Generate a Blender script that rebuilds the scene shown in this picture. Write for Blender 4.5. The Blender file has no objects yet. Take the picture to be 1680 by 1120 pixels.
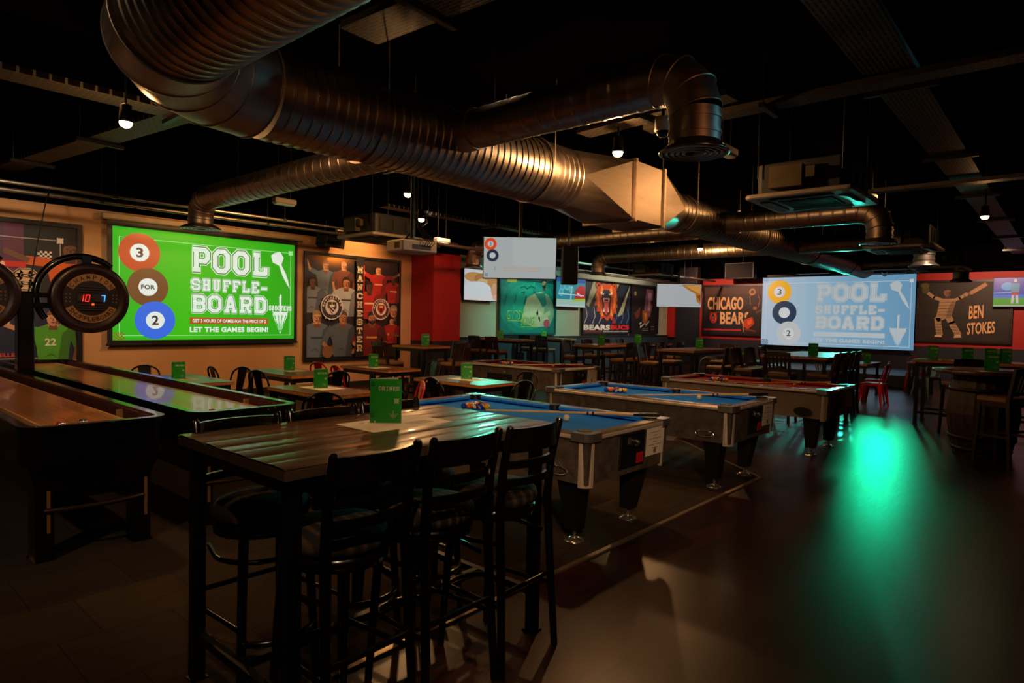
import bpy, math, random
from mathutils import Matrix, Vector, Euler
random.seed(7)
PI = math.pi
scene = bpy.context.scene
COL = scene.collection
scene.view_settings.view_transform = 'Standard'
scene.view_settings.look = 'None'
scene.view_settings.exposure = 0.0

# ------------------------------------------------------------------ materials
def lin(h):
    h = h.lstrip('#')
    o = []
    for i in (0, 2, 4):
        v = int(h[i:i+2], 16)/255
        o.append(v/12.92 if v <= .04045 else ((v+.055)/1.055)**2.4)
    return (o[0], o[1], o[2], 1)
MATS = {}
def nodes_of(name):
    m = bpy.data.materials.new(name); m.use_nodes = True
    nt = m.node_tree
    return m, nt, nt.nodes['Principled BSDF']
def mat(name, col, rough=.5, metal=0., var=.15, scale=8., stretch=(1, 1, 1), bump=0., emit=None, es=0., spec=.5, coat=0., rvar=0.):
    """Procedural material: object-space noise varies the colour (and optionally bump / roughness)."""
    if name in MATS: return MATS[name]
    m, nt, b = nodes_of(name)
    L = nt.links
    c = lin(col) if isinstance(col, str) else (*col, 1)
    tc = nt.nodes.new('ShaderNodeTexCoord'); mp = nt.nodes.new('ShaderNodeMapping')
    mp.inputs['Scale'].default_value = stretch
    nz = nt.nodes.new('ShaderNodeTexNoise'); nz.inputs['Scale'].default_value = scale; nz.inputs['Detail'].default_value = 4
    L.new(tc.outputs['Object'], mp.inputs[0]); L.new(mp.outputs[0], nz.inputs['Vector'])
    rp = nt.nodes.new('ShaderNodeValToRGB')
    rp.color_ramp.elements[0].position = .3; rp.color_ramp.elements[1].position = .7
    lo = tuple(max(0, x*(1-var)) for x in c[:3])+(1,); hi = tuple(min(1, x*(1+var)) for x in c[:3])+(1,)
    rp.color_ramp.elements[0].color = lo; rp.color_ramp.elements[1].color = hi
    L.new(nz.outputs['Fac'], rp.inputs[0]); L.new(rp.outputs[0], b.inputs['Base Color'])
    b.inputs['Roughness'].default_value = rough; b.inputs['Metallic'].default_value = metal
    b.inputs['Specular IOR Level'].default_value = spec
    b.inputs['Coat Weight'].default_value = coat
    if rvar:
        mr = nt.nodes.new('ShaderNodeMapRange')
        mr.inputs['To Min'].default_value = max(.03, rough-rvar); mr.inputs['To Max'].default_value = rough+rvar
        L.new(nz.outputs['Fac'], mr.inputs[0]); L.new(mr.outputs[0], b.inputs['Roughness'])
    if bump:
        bp = nt.nodes.new('ShaderNodeBump'); bp.inputs['Strength'].default_value = bump; bp.inputs['Distance'].default_value = .01
        L.new(nz.outputs['Fac'], bp.inputs['Height']); L.new(bp.outputs[0], b.inputs['Normal'])
    if emit:
        b.inputs['Emission Color'].default_value = lin(emit) if isinstance(emit, str) else (*emit, 1)
        b.inputs['Emission Strength'].default_value = es
    MATS[name] = m
    return m
def plank_mat(name, c1, c2, mort, rough, w, l, rot=0., grain=.5, coat=0., bump=.15, spec=.5):
    if name in MATS: return MATS[name]
    m, nt, b = nodes_of(name); L = nt.links
    tc = nt.nodes.new('ShaderNodeTexCoord'); mp = nt.nodes.new('ShaderNodeMapping')
    mp.inputs['Rotation'].default_value = (0, 0, rot)
    br = nt.nodes.new('ShaderNodeTexBrick')
    br.inputs['Color1'].default_value = lin(c1); br.inputs['Color2'].default_value = lin(c2); br.inputs['Mortar'].default_value = lin(mort)
    br.inputs['Scale'].default_value = 1; br.inputs['Mortar Size'].default_value = .0025
    br.inputs['Brick Width'].default_value = l; br.inputs['Row Height'].default_value = w; br.offset = .37
    mp2 = nt.nodes.new('ShaderNodeMapping'); mp2.inputs['Scale'].default_value = (1.5, 22, 1)
    nz = nt.nodes.new('ShaderNodeTexNoise'); nz.inputs['Scale'].default_value = 2.2; nz.inputs['Detail'].default_value = 7; nz.inputs['Roughness'].default_value = .65
    mx = nt.nodes.new('ShaderNodeMixRGB'); mx.blend_type = 'MULTIPLY'; mx.inputs[0].default_value = grain
    rp = nt.nodes.new('ShaderNodeValToRGB'); rp.color_ramp.elements[0].position = .3; rp.color_ramp.elements[1].position = .68
    rp.color_ramp.elements[0].color = (.22, .2, .19, 1)
    L.new(tc.outputs['Object'], mp.inputs[0]); L.new(mp.outputs[0], br.inputs['Vector']); L.new(mp.outputs[0], mp2.inputs[0]); L.new(mp2.outputs[0], nz.inputs['Vector'])
    L.new(nz.outputs['Fac'], rp.inputs[0]); L.new(br.outputs['Color'], mx.inputs[1]); L.new(rp.outputs[0], mx.inputs[2]); L.new(mx.outputs[0], b.inputs['Base Color'])
    mr = nt.nodes.new('ShaderNodeMapRange'); mr.inputs['To Min'].default_value = rough-.07; mr.inputs['To Max'].default_value = rough+.1
    L.new(nz.outputs['Fac'], mr.inputs[0]); L.new(mr.outputs[0], b.inputs['Roughness'])
    bp = nt.nodes.new('ShaderNodeBump'); bp.inputs['Strength'].default_value = bump; bp.inputs['Distance'].default_value = .004
    L.new(nz.outputs['Fac'], bp.inputs['Height']); L.new(bp.outputs[0], b.inputs['Normal'])
    b.inputs['Coat Weight'].default_value = coat; b.inputs['Specular IOR Level'].default_value = spec
    MATS[name] = m
    return m
def stripe_mat(name, c1, c2, c3, scale, rough=.85):
    """Woven stripe fabric."""
    if name in MATS: return MATS[name]
    m, nt, b = nodes_of(name); L = nt.links
    tc = nt.nodes.new('ShaderNodeTexCoord'); wv = nt.nodes.new('ShaderNodeTexWave')
    wv.inputs['Scale'].default_value = scale; wv.inputs['Distortion'].default_value = 2.2; wv.inputs['Detail'].default_value = 3; wv.inputs['Detail Scale'].default_value = 1.2
    rp = nt.nodes.new('ShaderNodeValToRGB'); rp.color_ramp.elements[0].color = lin(c1); rp.color_ramp.elements[1].color = lin(c2)
    e = rp.color_ramp.elements.new(.55); e.color = lin(c3)
    nz = nt.nodes.new('ShaderNodeTexNoise'); nz.inputs['Scale'].default_value = 160
    bp = nt.nodes.new('ShaderNodeBump'); bp.inputs['Strength'].default_value = .4; bp.inputs['Distance'].default_value = .004
    L.new(tc.outputs['Object'], wv.inputs['Vector']); L.new(wv.outputs['Fac'], rp.inputs[0]); L.new(rp.outputs[0], b.inputs['Base Color'])
    L.new(tc.outputs['Object'], nz.inputs['Vector']); L.new(nz.outputs['Fac'], bp.inputs['Height']); L.new(bp.outputs[0], b.inputs['Normal'])
    b.inputs['Roughness'].default_value = rough
    MATS[name] = m
    return m
def hole_mat(name, col, hole, sx, sy, metal=.9, rough=.4):
    """Galvanised steel with punched slots."""
    if name in MATS: return MATS[name]
    m, nt, b = nodes_of(name); L = nt.links
    tc = nt.nodes.new('ShaderNodeTexCoord'); br = nt.nodes.new('ShaderNodeTexBrick')
    br.inputs['Color1'].default_value = lin(hole); br.inputs['Color2'].default_value = lin(hole); br.inputs['Mortar'].default_value = lin(col)
    br.inputs['Scale'].default_value = 1; br.inputs['Mortar Size'].default_value = sy*.3
    br.inputs['Brick Width'].default_value = sx; br.inputs['Row Height'].default_value = sy
    L.new(tc.outputs['Object'], br.inputs['Vector']); L.new(br.outputs['Color'], b.inputs['Base Color'])
    b.inputs['Metallic'].default_value = metal; b.inputs['Roughness'].default_value = rough
    MATS[name] = m
    return m
def glow(col, s=1.0):
    k = 'glow_%s_%.2f' % (col, s)
    if k in MATS: return MATS[k]
    m, nt, b = nodes_of(k)
    b.inputs['Base Color'].default_value = (.02, .02, .02, 1); b.inputs['Roughness'].default_value = .35
    tc = nt.nodes.new('ShaderNodeTexCoord'); nz = nt.nodes.new('ShaderNodeTexNoise'); nz.inputs['Scale'].default_value = .6
    rp = nt.nodes.new('ShaderNodeValToRGB'); c = lin(col)
    rp.color_ramp.elements[0].color = tuple(x*.94 for x in c[:3])+(1,); rp.color_ramp.elements[1].color = tuple(min(1, x*1.06) for x in c[:3])+(1,)
    nt.links.new(tc.outputs['Object'], nz.inputs['Vector']); nt.links.new(nz.outputs['Fac'], rp.inputs[0])
    nt.links.new(rp.outputs[0], b.inputs['Emission Color']); b.inputs['Emission Strength'].default_value = s
    MATS[k] = m
    return m
def grad_glow(name, stops, w, s):
    """emissive left-to-right colour ramp across a picture w metres wide"""
    m, nt, b = nodes_of(name)
    b.inputs['Base Color'].default_value = (.02, .02, .02, 1)
    tc = nt.nodes.new('ShaderNodeTexCoord'); sx = nt.nodes.new('ShaderNodeSeparateXYZ'); mr = nt.nodes.new('ShaderNodeMapRange'); mr.inputs['From Max'].default_value = w
    rp = nt.nodes.new('ShaderNodeValToRGB')
    rp.color_ramp.elements[0].color = lin(stops[0][1]); rp.color_ramp.elements[1].color = lin(stops[-1][1])
    for p, c in stops[1:-1]: rp.color_ramp.elements.new(p).color = lin(c)
    L = nt.links; L.new(tc.outputs['Object'], sx.inputs[0]); L.new(sx.outputs['X'], mr.inputs[0]); L.new(mr.outputs[0], rp.inputs[0]); L.new(rp.outputs[0], b.inputs['Emission Color'])
    b.inputs['Emission Strength'].default_value = s
    return m
def ink(col):
    return mat('print_'+col, col, .55, var=.08, scale=5)

BLK = mat('black_lacquer', '#0b0908', .22, var=.2, scale=6, coat=.3)
BLKM = mat('black_metal', '#0c0c0d', .38, .3, var=.2)
BLKP = mat('black_plastic', '#0d0d0e', .45, var=.2)
DARKWOOD = mat('dark_stained_wood', '#2a160d', .35, var=.35, scale=10, stretch=(1, 1, .2))
STEEL = mat('galvanised_steel', '#a89c90', .38, 1., var=.18, scale=9, rvar=.08)
STEEL2 = mat('bare_sheet_steel', '#a8988a', .45, 1., var=.14, scale=3, stretch=(1, 1, 6), rvar=.08)
CHROME = mat('chrome', '#d8d4cc', .2, .92, var=.05)
ALU = mat('brushed_aluminium', '#c8b8a6', .45, .4, var=.12, scale=6, stretch=(8, 8, .6))
WHITE = mat('white_paper', '#d9cdbb', .7, var=.06)
CREAMP = mat('off_white_plastic', '#b7ab98', .45, var=.06)
GREEN = mat('green_card', '#138a1c', .4, var=.08)

# ------------------------------------------------------------------ mesh builder
class MB:
    def __init__(s): s.V = []; s.F = []; s.M = []; s.S = []; s.mats = []; s.cur = 0; s.cuts = []
    def use(s, m):
        if m not in s.mats: s.mats.append(m)
        s.cur = s.mats.index(m); return s
    def add(s, vs, fs, smooth=False, T=None):
        n = len(s.V)
        s.V += [tuple(T @ Vector(v)) if T else tuple(v) for v in vs]
        for f in fs: s.F.append(tuple(i+n for i in f)); s.M.append(s.cur); s.S.append(smooth)
        return s
    def box(s, c, d, rz=0., T=None):
        x, y, z = d[0]/2, d[1]/2, d[2]/2
        vs = [(-x,-y,-z),(x,-y,-z),(x,y,-z),(-x,y,-z),(-x,-y,z),(x,-y,z),(x,y,z),(-x,y,z)]
        ca, sa = math.cos(rz), math.sin(rz)
        vs = [(c[0]+a*ca-b*sa, c[1]+a*sa+b*ca, c[2]+e) for a, b, e in vs]
        return s.hexa(vs, T)
    def hexa(s, vs, T=None):
        return s.add(vs, [(3,2,1,0),(4,5,6,7),(0,1,5,4),(1,2,6,5),(2,3,7,6),(3,0,4,7)], False, T)
    def frustum(s, c0, d0, c1, d1):
        """box-section bar from rectangle d0 at c0 up to rectangle d1 at c1"""
        vs = []
        for c, d in ((c0, d0), (c1, d1)):
            x, y = d[0]/2, d[1]/2
            vs += [(c[0]-x, c[1]-y, c[2]), (c[0]+x, c[1]-y, c[2]), (c[0]+x, c[1]+y, c[2]), (c[0]-x, c[1]+y, c[2])]
        return s.hexa(vs)
    def rbox(s, c, d, r=.02, b=.006, n=4, T=None):
        """box with rounded plan corners r and bevelled top / bottom edges b"""
        def ring(inset, z):
            o = []; x, y = d[0]/2-inset, d[1]/2-inset; q = max(r-inset, .0005)
            for k, (sx, sy) in enumerate(((1,1),(-1,1),(-1,-1),(1,-1))):
                for i in range(n+1):
                    a = k*PI/2+i*PI/2/n
                    o.append((c[0]+sx*(x-q)+q*math.cos(a), c[1]+sy*(y-q)+q*math.sin(a), c[2]+z))
            return o
        h = d[2]/2; b = min(b, h*.49)
        R = [ring(b, -h), ring(0, -h+b), ring(0, h-b), ring(b, h)]
        N = len(R[0]); vs = sum(R, [])
        fs = [tuple(range(N-1, -1, -1)), tuple(range(3*N, 4*N))]
        for k in range(3):
            for i in range(N): fs.append((k*N+i, k*N+(i+1) % N, (k+1)*N+(i+1) % N, (k+1)*N+i))
        return s.add(vs, fs, False, T)
    def prism(s, poly, z0, z1, T=None):
        n = len(poly)
        vs = [(x, y, z0) for x, y in poly]+[(x, y, z1) for x, y in poly]
        return s.add(vs, [tuple(range(n-1, -1, -1)), tuple(range(n, 2*n))]+[(i, (i+1) % n, n+(i+1) % n, n+i) for i in range(n)], False, T)
    def sweep(s, pts, radii, n=12, caps=True, squash=1., up=None):
        """circle swept along pts with a radius per point (parallel transport)"""
        P = [Vector(p) for p in pts]
        if not isinstance(radii, (list, tuple)): radii = [radii]*len(P)
        vs = []; nrm = None
        for i, p in enumerate(P):
            a = P[max(i-1, 0)]; b = P[min(i+1, len(P)-1)]
            t = (b-a)
            if t.length < 1e-9: t = Vector((0, 0, 1))
            t.normalize()
            if nrm is None:
                ref = Vector(up) if up else (Vector((0, 0, 1)) if abs(t.z) < .9 else Vector((1, 0, 0)))
                nrm = (ref-t*ref.dot(t)).normalized()
            else:
                nrm = nrm-t*nrm.dot(t)
                nrm.normalize()
            bn = t.cross(nrm)
            for k in range(n):
                g = 2*PI*k/n
                vs.append(tuple(p+nrm*(radii[i]*squash*math.cos(g))+bn*(radii[i]*math.sin(g))))
        fs = []
        for i in range(len(P)-1):
            for k in range(n):
                fs.append((i*n+k, i*n+(k+1) % n, (i+1)*n+(k+1) % n, (i+1)*n+k))
        s.add(vs, fs, n > 6)
        if caps:
            m = len(vs)
            s.add(vs[:n], [tuple(range(n-1, -1, -1))]); s.add(vs[m-n:], [tuple(range(n))])
        return s
    def cyl(s, p0, p1, r0, r1=None, n=16, caps=True):
        return s.sweep([p0, p1], [r0, r0 if r1 is None else r1], n, caps)
    def lathe(s, prof, o=(0, 0, 0), n=24, T=None):
        vs = []; fs = []
        for r, z in prof:
            for k in range(n):
                g = 2*PI*k/n; vs.append((o[0]+r*math.cos(g), o[1]+r*math.sin(g), o[2]+z))
        for i in range(len(prof)-1):
            for k in range(n): fs.append((i*n+k, i*n+(k+1) % n, (i+1)*n+(k+1) % n, (i+1)*n+k))
        return s.add(vs, fs, True, T)
    def ball(s, c, r, n=16, m=10, squash=1.):
        prof = [(max(r*math.sin(PI*i/m), .0001), -r*squash*math.cos(PI*i/m)) for i in range(m+1)]
        return s.lathe(prof, c, n)
    def rail(s, pts, w, h):
        """rectangular bar (width w across, height h vertical) through horizontal-ish pts"""
        P = [Vector(p) for p in pts]; vs = []
        for i, p in enumerate(P):
            t = P[min(i+1, len(P)-1)]-P[max(i-1, 0)]; t.z = 0; t.normalize(); q = Vector((-t.y, t.x, 0))
            for a, b in ((-1,-1),(1,-1),(1,1),(-1,1)): vs.append(tuple(p+q*(a*w/2)+Vector((0, 0, b*h/2))))
        fs = [(3,2,1,0), tuple(len(vs)-4+i for i in range(4))]
        for i in range(len(P)-1):
            for k in range(4): fs.append((i*4+k, i*4+(k+1) % 4, i*4+4+(k+1) % 4, i*4+4+k))
        return s.add(vs, fs)
    def nxt(s): s.cuts.append((len(s.V), len(s.F))); return s
    def build_parts(s, name, m=None, parent=None):
        """one object per piece marked off with nxt()"""
        C = [(0, 0)]+[c for c in s.cuts]
        if C[-1] != (len(s.V), len(s.F)): C.append((len(s.V), len(s.F)))
        for (v0, f0), (v1, f1) in zip(C, C[1:]):
            b = MB(); b.V = s.V[v0:v1]; b.F = [tuple(i-v0 for i in f) for f in s.F[f0:f1]]; b.M = s.M[f0:f1]; b.S = s.S[f0:f1]
            if b.F: b.build(name, m, parent)
    def build(s, name, m=None, parent=None, loc=None):
        me = bpy.data.meshes.new(name)
        me.from_pydata(s.V, [], s.F)
        for x in (s.mats or [m]): me.materials.append(x)
        me.polygons.foreach_set('material_index', s.M if s.mats else [0]*len(s.F))
        me.polygons.foreach_set('use_smooth', s.S)
        me.update()
        o = bpy.data.objects.new(name, me); COL.objects.link(o)
        if parent: o.parent = parent
        if loc: o.location = loc
        return o
def tag(o, label, cat, group=None, kind=None):
    o['label'] = label; o['category'] = cat
    if group: o['group'] = group
    if kind: o['kind'] = kind
    return o
def thing(name, label, cat, loc=(0, 0, 0), rz=0., group=None):
    o = bpy.data.objects.new(name, None); COL.objects.link(o)
    o.empty_display_size = .1
    o.location = loc; o.rotation_euler = (0, 0, rz)
    return tag(o, label, cat, group)
def struct(o):
    o['kind'] = 'structure'; return o
def dup(root, loc, rz, label, group=None):
    def cp(o, par):
        c = o.copy(); COL.objects.link(c)
        if par: c.parent = par
        for ch in list(o.children): cp(ch, c)
        return c
    r = cp(root, None)
    r.location = loc; r.rotation_euler = (0, 0, rz); r['label'] = label
    if group: r['group'] = group
    return r
def arc(cx, cy, r, a0, a1, n, z):
    return [(cx+r*math.cos(a0+(a1-a0)*i/n), cy+r*math.sin(a0+(a1-a0)*i/n), z) for i in range(n+1)]
def ordinal(i): return ['first', 'second', 'third', 'fourth', 'fifth', 'sixth', 'seventh'][i]

# ------------------------------------------------------------------ flat artwork (prints and screens)
SLAB = {
 'P': [[(.15,0),(.15,1)],[(-.02,0),(.36,0)],[(-.02,1),(.8,1),(1,.86),(1,.58),(.8,.43),(.15,.43)]],
 'O': [[(.28,0),(.72,0),(1,.2),(1,.8),(.72,1),(.28,1),(0,.8),(0,.2),(.28,0)]],
 'L': [[(.2,0),(.2,1)],[(0,1),(.42,1)],[(0,0),(1,0),(1,.3)]],
 'S': [[(1,.72),(1,.84),(.8,1),(.2,1),(0,.85),(0,.66),(.16,.53),(.84,.47),(1,.34),(1,.15),(.8,0),(.2,0),(0,.15),(0,.28)]],
 'H': [[(.18,0),(.18,1)],[(.82,0),(.82,1)],[(0,0),(.36,0)],[(.64,0),(1,0)],[(0,1),(.36,1)],[(.64,1),(1,1)],[(.18,.5),(.82,.5)]],
 'U': [[(.18,1),(.18,.2),(.36,0),(.64,0),(.82,.2),(.82,1)],[(0,1),(.36,1)],[(.64,1),(1,1)]],
 'F': [[(.18,0),(.18,1)],[(0,0),(.42,0)],[(0,1),(1,1),(1,.74)],[(.18,.5),(.7,.5)]],
 'E': [[(.18,0),(.18,1)],[(0,1),(1,1),(1,.76)],[(.18,.5),(.7,.5)],[(0,0),(1,0),(1,.24)]],
 '-': [[(.05,.42),(.95,.42)]],
 'B': [[(.15,0),(.15,1)],[(0,1),(.8,1),(1,.87),(1,.63),(.82,.52),(.15,.52)],[(.82,.52),(1,.38),(1,.13),(.8,0),(0,0)]],
 'A': [[(.12,0),(.42,1),(.58,1),(.88,0)],[(.25,.33),(.75,.33)],[(-.04,0),(.28,0)],[(.72,0),(1.04,0)]],
 'R': [[(.15,0),(.15,1)],[(-.02,0),(.36,0)],[(-.02,1),(.8,1),(1,.86),(1,.6),(.8,.46),(.15,.46)],[(.6,.46),(.84,0),(1.05,0)]],
 'D': [[(.15,0),(.15,1)],[(0,1),(.74,1),(1,.8),(1,.2),(.74,0),(0,0)]],
 'T': [[(.5,0),(.5,1)],[(.28,0),(.72,0)],[(0,.74),(0,1),(1,1),(1,.74)]],
 'M': [[(.14,0),(.14,1),(.5,.35),(.86,1),(.86,0)],[(-.02,0),(.3,0)],[(.7,0),(1.02,0)],[(-.02,1),(.14,1)],[(.86,1),(1.02,1)]],
 'N': [[(.16,0),(.16,1),(.84,0),(.84,1)],[(0,0),(.34,0)],[(.66,1),(1,1)],[(0,1),(.16,1)]],
 'C': [[(1,.7),(1,.82),(.76,1),(.26,1),(0,.8),(0,.2),(.26,0),(.76,0),(1,.18),(1,.3)]],
 'I': [[(.5,0),(.5,1)],[(.2,0),(.8,0)],[(.2,1),(.8,1)]],
 'K': [[(.18,0),(.18,1)],[(.18,.42),(.85,1)],[(.42,.62),(.86,0)],[(0,0),(.36,0)],[(0,1),(.36,1)],[(.66,0),(1.02,0)],[(.66,1),(1,1)]],
}
TEXTCACHE = {}
def text_mesh(t, bold):
    k = (t, bold)
    if k not in TEXTCACHE:
        cu = bpy.data.curves.new('lettering', 'FONT'); cu.body = t; cu.size = 1; cu.offset = bold; cu.resolution_u = 3; cu.fill_mode = 'FRONT'
        cu.space_character = 1+bold*1.5
        ob = bpy.data.objects.new('lettering', cu); COL.objects.link(ob)
        dg = bpy.context.evaluated_depsgraph_get()
        me = ob.evaluated_get(dg).to_mesh()
        vs = [(v.co.x, v.co.y) for v in me.vertices]; fs = [tuple(p.vertices) for p in me.polygons]
        bpy.data.objects.remove(ob); bpy.data.curves.remove(cu)
        x0 = min(v[0] for v in vs); x1 = max(v[0] for v in vs); y0 = min(v[1] for v in vs); y1 = max(v[1] for v in vs)
        TEXTCACHE[k] = ([((x-x0)/(x1-x0), (y-y0)/(y1-y0)) for x, y in vs], fs)
    return TEXTCACHE[k]
class Art:
    """Layered flat drawing, x right, y up, origin bottom-left. Built upright: local X right, Z up, -Y towards the viewer."""
    def __init__(s, w, h, emit=None): s.w, s.h, s.e, s.z, s.mb, s.step, s.clip = w, h, emit, 0., MB(), .0003, w > 1.01
    def up(s): s.z += s.step
    def pen(s, col): s.mb.use(glow(col, s.e) if s.e else ink(col))
    def raw(s, pts, faces, col):
        s.pen(col)
        if s.clip: pts = [(min(max(x, 0), s.w), min(max(y, 0), s.h)) for x, y in pts]
        s.mb.add([(x, -s.z, y) for x, y in pts], faces)
    def poly(s, pts, col, up=True):
        if up: s.up()
        s.raw(pts, [tuple(range(len(pts)))], col)
    def rect(s, x, y, w, h, col): s.poly([(x,y),(x+w,y),(x+w,y+h),(x,y+h)], col)
    def ell(s, x, y, rx, ry, col, n=32, rot=0.):
        c, q = math.cos(rot), math.sin(rot)
        s.poly([(x+rx*math.cos(2*PI*i/n)*c-ry*math.sin(2*PI*i/n)*q, y+rx*math.cos(2*PI*i/n)*q+ry*math.sin(2*PI*i/n)*c) for i in range(n)], col)
    def ring(s, x, y, r0, r1, col, a0=0., a1=2*PI, n=40):
        s.up(); pts = []
        for i in range(n+1):
            a = a0+(a1-a0)*i/n
            pts += [(x+r0*math.cos(a), y+r0*math.sin(a)), (x+r1*math.cos(a), y+r1*math.sin(a))]
        s.raw(pts, [(2*i, 2*i+1, 2*i+3, 2*i+2) for i in range(n)], col)
    def line(s, pts, w, col, up=True, caps=True):
        if up: s.up()
        for (x0, y0), (x1, y1) in zip(pts, pts[1:]):
            l = math.hypot(x1-x0, y1-y0) or 1e-6; ux, uy = (x1-x0)/l, (y1-y0)/l; e = w/2*.42 if caps else 0
            nx, ny = -uy*w/2, ux*w/2
            a = (x0-ux*e, y0-uy*e); b = (x1+ux*e, y1+uy*e)
            s.raw([(a[0]+nx,a[1]+ny),(a[0]-nx,a[1]-ny),(b[0]-nx,b[1]-ny),(b[0]+nx,b[1]+ny)], [(3,2,1,0)], col)
    def frame(s, x, y, w, h, t, col): s.line([(x,y),(x+w,y),(x+w,y+h),(x,y+h),(x,y)], t, col)
    def text(s, t, x, y, w, h, col, bold=.02, shear=0., rot=0.):
        s.up(); vs, fs = text_mesh(t, bold); c, q = math.cos(rot), math.sin(rot)
        if t == 'I': x += w*.35*c; y += w*.35*q; w *= .3
        P = []
        for a, b in vs:
            px, py = a*w+b*h*shear, b*h
            P.append((x+px*c-py*q, y+px*q+py*c))
        s.raw(P, fs, col)
    def slab(s, t, x, y, w, h, col, gap=None, outline=None, th=.2, seq=None):
        """collegiate slab lettering; gap / outline draw a double outline round each letter"""
        n = len(t); cw = w/(n+.16*(n-1)); st = th*h if th*h < cw*.34 else cw*.34
        layers = ([(st*1.75, outline), (st*1.4, gap)] if outline else [])+[(st*(1.0 if not outline else .98), col)]
        for lw, c in layers:
            s.up()
            for i, ch in enumerate(t):
                if ch == ' ': continue
                ox = x+i*cw*1.16
                for stroke in SLAB[ch]:
                    s.line([(ox+st/2+a*(cw-st), y+st/2+b*(h-st)) for a, b in stroke], lw, c, up=False)
    def checker(s, x, y, w, n, col, m=None):
        m = m or n; q = w/n; s.up()
        for i in range(n):
            for j in range(m):
                if (i+j) % 2 == 0: s.raw([(x+i*q,y+j*q),(x+i*q+q,y+j*q),(x+i*q+q,y+j*q+q),(x+i*q,y+j*q+q)], [(0,1,2,3)], col)
    def star(s, x, y, r, col):
        for a in (PI/4, -PI/4, 0, PI/2):
            k = r if a in (PI/4, -PI/4) else r*.7
            s.line([(x-k*math.cos(a), y-k*math.sin(a)), (x+k*math.cos(a), y+k*math.sin(a))], r*.5, col)
    def face(s, x, y, r, skin, hair, shade, beard=False):
        s.poly([(x-r*.42,y-r*.6),(x+r*.42,y-r*.6),(x+r*.55,y-r*1.6),(x-r*.55,y-r*1.6)], shade)
        s.ell(x, y, r*.78, r*1.05, skin, 22)
        s.poly([(x-r*.8,y-.1*r),(x-r*.84,y+r*.6),(x-r*.5,y+r*1.12),(x+r*.1,y+r*1.22),(x+r*.62,y+r*1.0),(x+r*.84,y+r*.5),(x+r*.8,y-.1*r),(x+r*.66,y+r*.42),(x+r*.1,y+r*.62),(x-r*.62,y+r*.46)], hair)
        s.poly([(x+r*.2,y-r*.98),(x+r*.77,y-r*.35),(x+r*.77,y+r*.3),(x+r*.38,y+r*.1),(x+r*.3,y-r*.5)], shade)
        if beard: s.poly([(x-r*.74,y-r*.15),(x-r*.5,y-r*.42),(x,y-r*.3),(x+r*.5,y-r*.42),(x+r*.74,y-r*.15),(x+r*.55,y-r*.85),(x,y-r*1.1),(x-r*.55,y-r*.85)], hair)
        for q in (-1, 1):
            s.ell(x+q*r*.3, y+r*.1, r*.13, r*.07, '#1a100b', 8)
        s.poly([(x-r*.07,y+r*.05),(x+r*.07,y+r*.05),(x+r*.14,y-r*.28),(x-r*.12,y-r*.28)], shade)
        s.ell(x, y-r*.52, r*.26, r*.1, '#5a2018', 10)
    def person(s, x, y, h, shirt, dark, skin, hair, shade='#5c3322', la='down', ra='down', beard=False, trim=None):
        """waist-up figure; (x, y) waist centre, h waist-to-crown"""
        r = h*.135; W = h*.33; sh = y+h*.68
        def arm(sx, mode):
            S = (x+sx*W*.9, sh-h*.04)
            E, Hd = {'down': ((x+sx*W*1.22, y+h*.32), (x+sx*W*1.05, y+h*.02)), 'up': ((x+sx*W*1.6, sh+h*.06), (x+sx*W*2.0, sh+h*.36)),
                     'out': ((x+sx*W*1.7, sh-h*.02), (x+sx*W*2.5, sh+h*.1)), 'hip': ((x+sx*W*1.5, y+h*.3), (x+sx*W*.8, y+h*.1)), 'fold': ((x+sx*W*1.1, y+h*.3), (x-sx*W*.5, y+h*.36))}[mode]
            s.line([S, E], h*.135, dark if sx > 0 else shirt); s.line([E, Hd], h*.085, skin if sx < 0 else shade); s.ell(Hd[0], Hd[1], h*.05, h*.05, skin, 10)
        if la != 'fold': arm(-1, la)
        if ra != 'fold': arm(1, ra)
        s.poly([(x-W*.72,y),(x+W*.72,y),(x+W*.8,y+h*.3),(x+W,sh-h*.06),(x+W*.8,sh+h*.01),(x+W*.3,sh+h*.07),(x-W*.3,sh+h*.07),(x-W*.8,sh+h*.01),(x-W,sh-h*.06),(x-W*.8,y+h*.3)], shirt)
        s.poly([(x+W*.2,y),(x+W*.72,y),(x+W*.8,y+h*.3),(x+W,sh-h*.06),(x+W*.8,sh+h*.01),(x+W*.45,sh-h*.1)], dark)
        s.poly([(x-W*.5,y+h*.12),(x-W*.1,y+h*.2),(x+W*.3,y+h*.1),(x-W*.1,y+h*.16)], dark)
        if trim: s.line([(x-W*.42,y+h*.42),(x+W*.42,y+h*.42)], h*.045, trim)
        s.poly([(x-W*.34,sh+h*.07),(x+W*.34,sh+h*.07),(x,sh-h*.04)], skin)
        s.face(x, y+h*.86, r, skin, hair, shade, beard)
        if la == 'fold': arm(-1, la)
        if ra == 'fold': arm(1, ra)
    def build(s, name, parent, loc=(0, 0, 0)): return s.mb.build(name, None, parent, loc)
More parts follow.
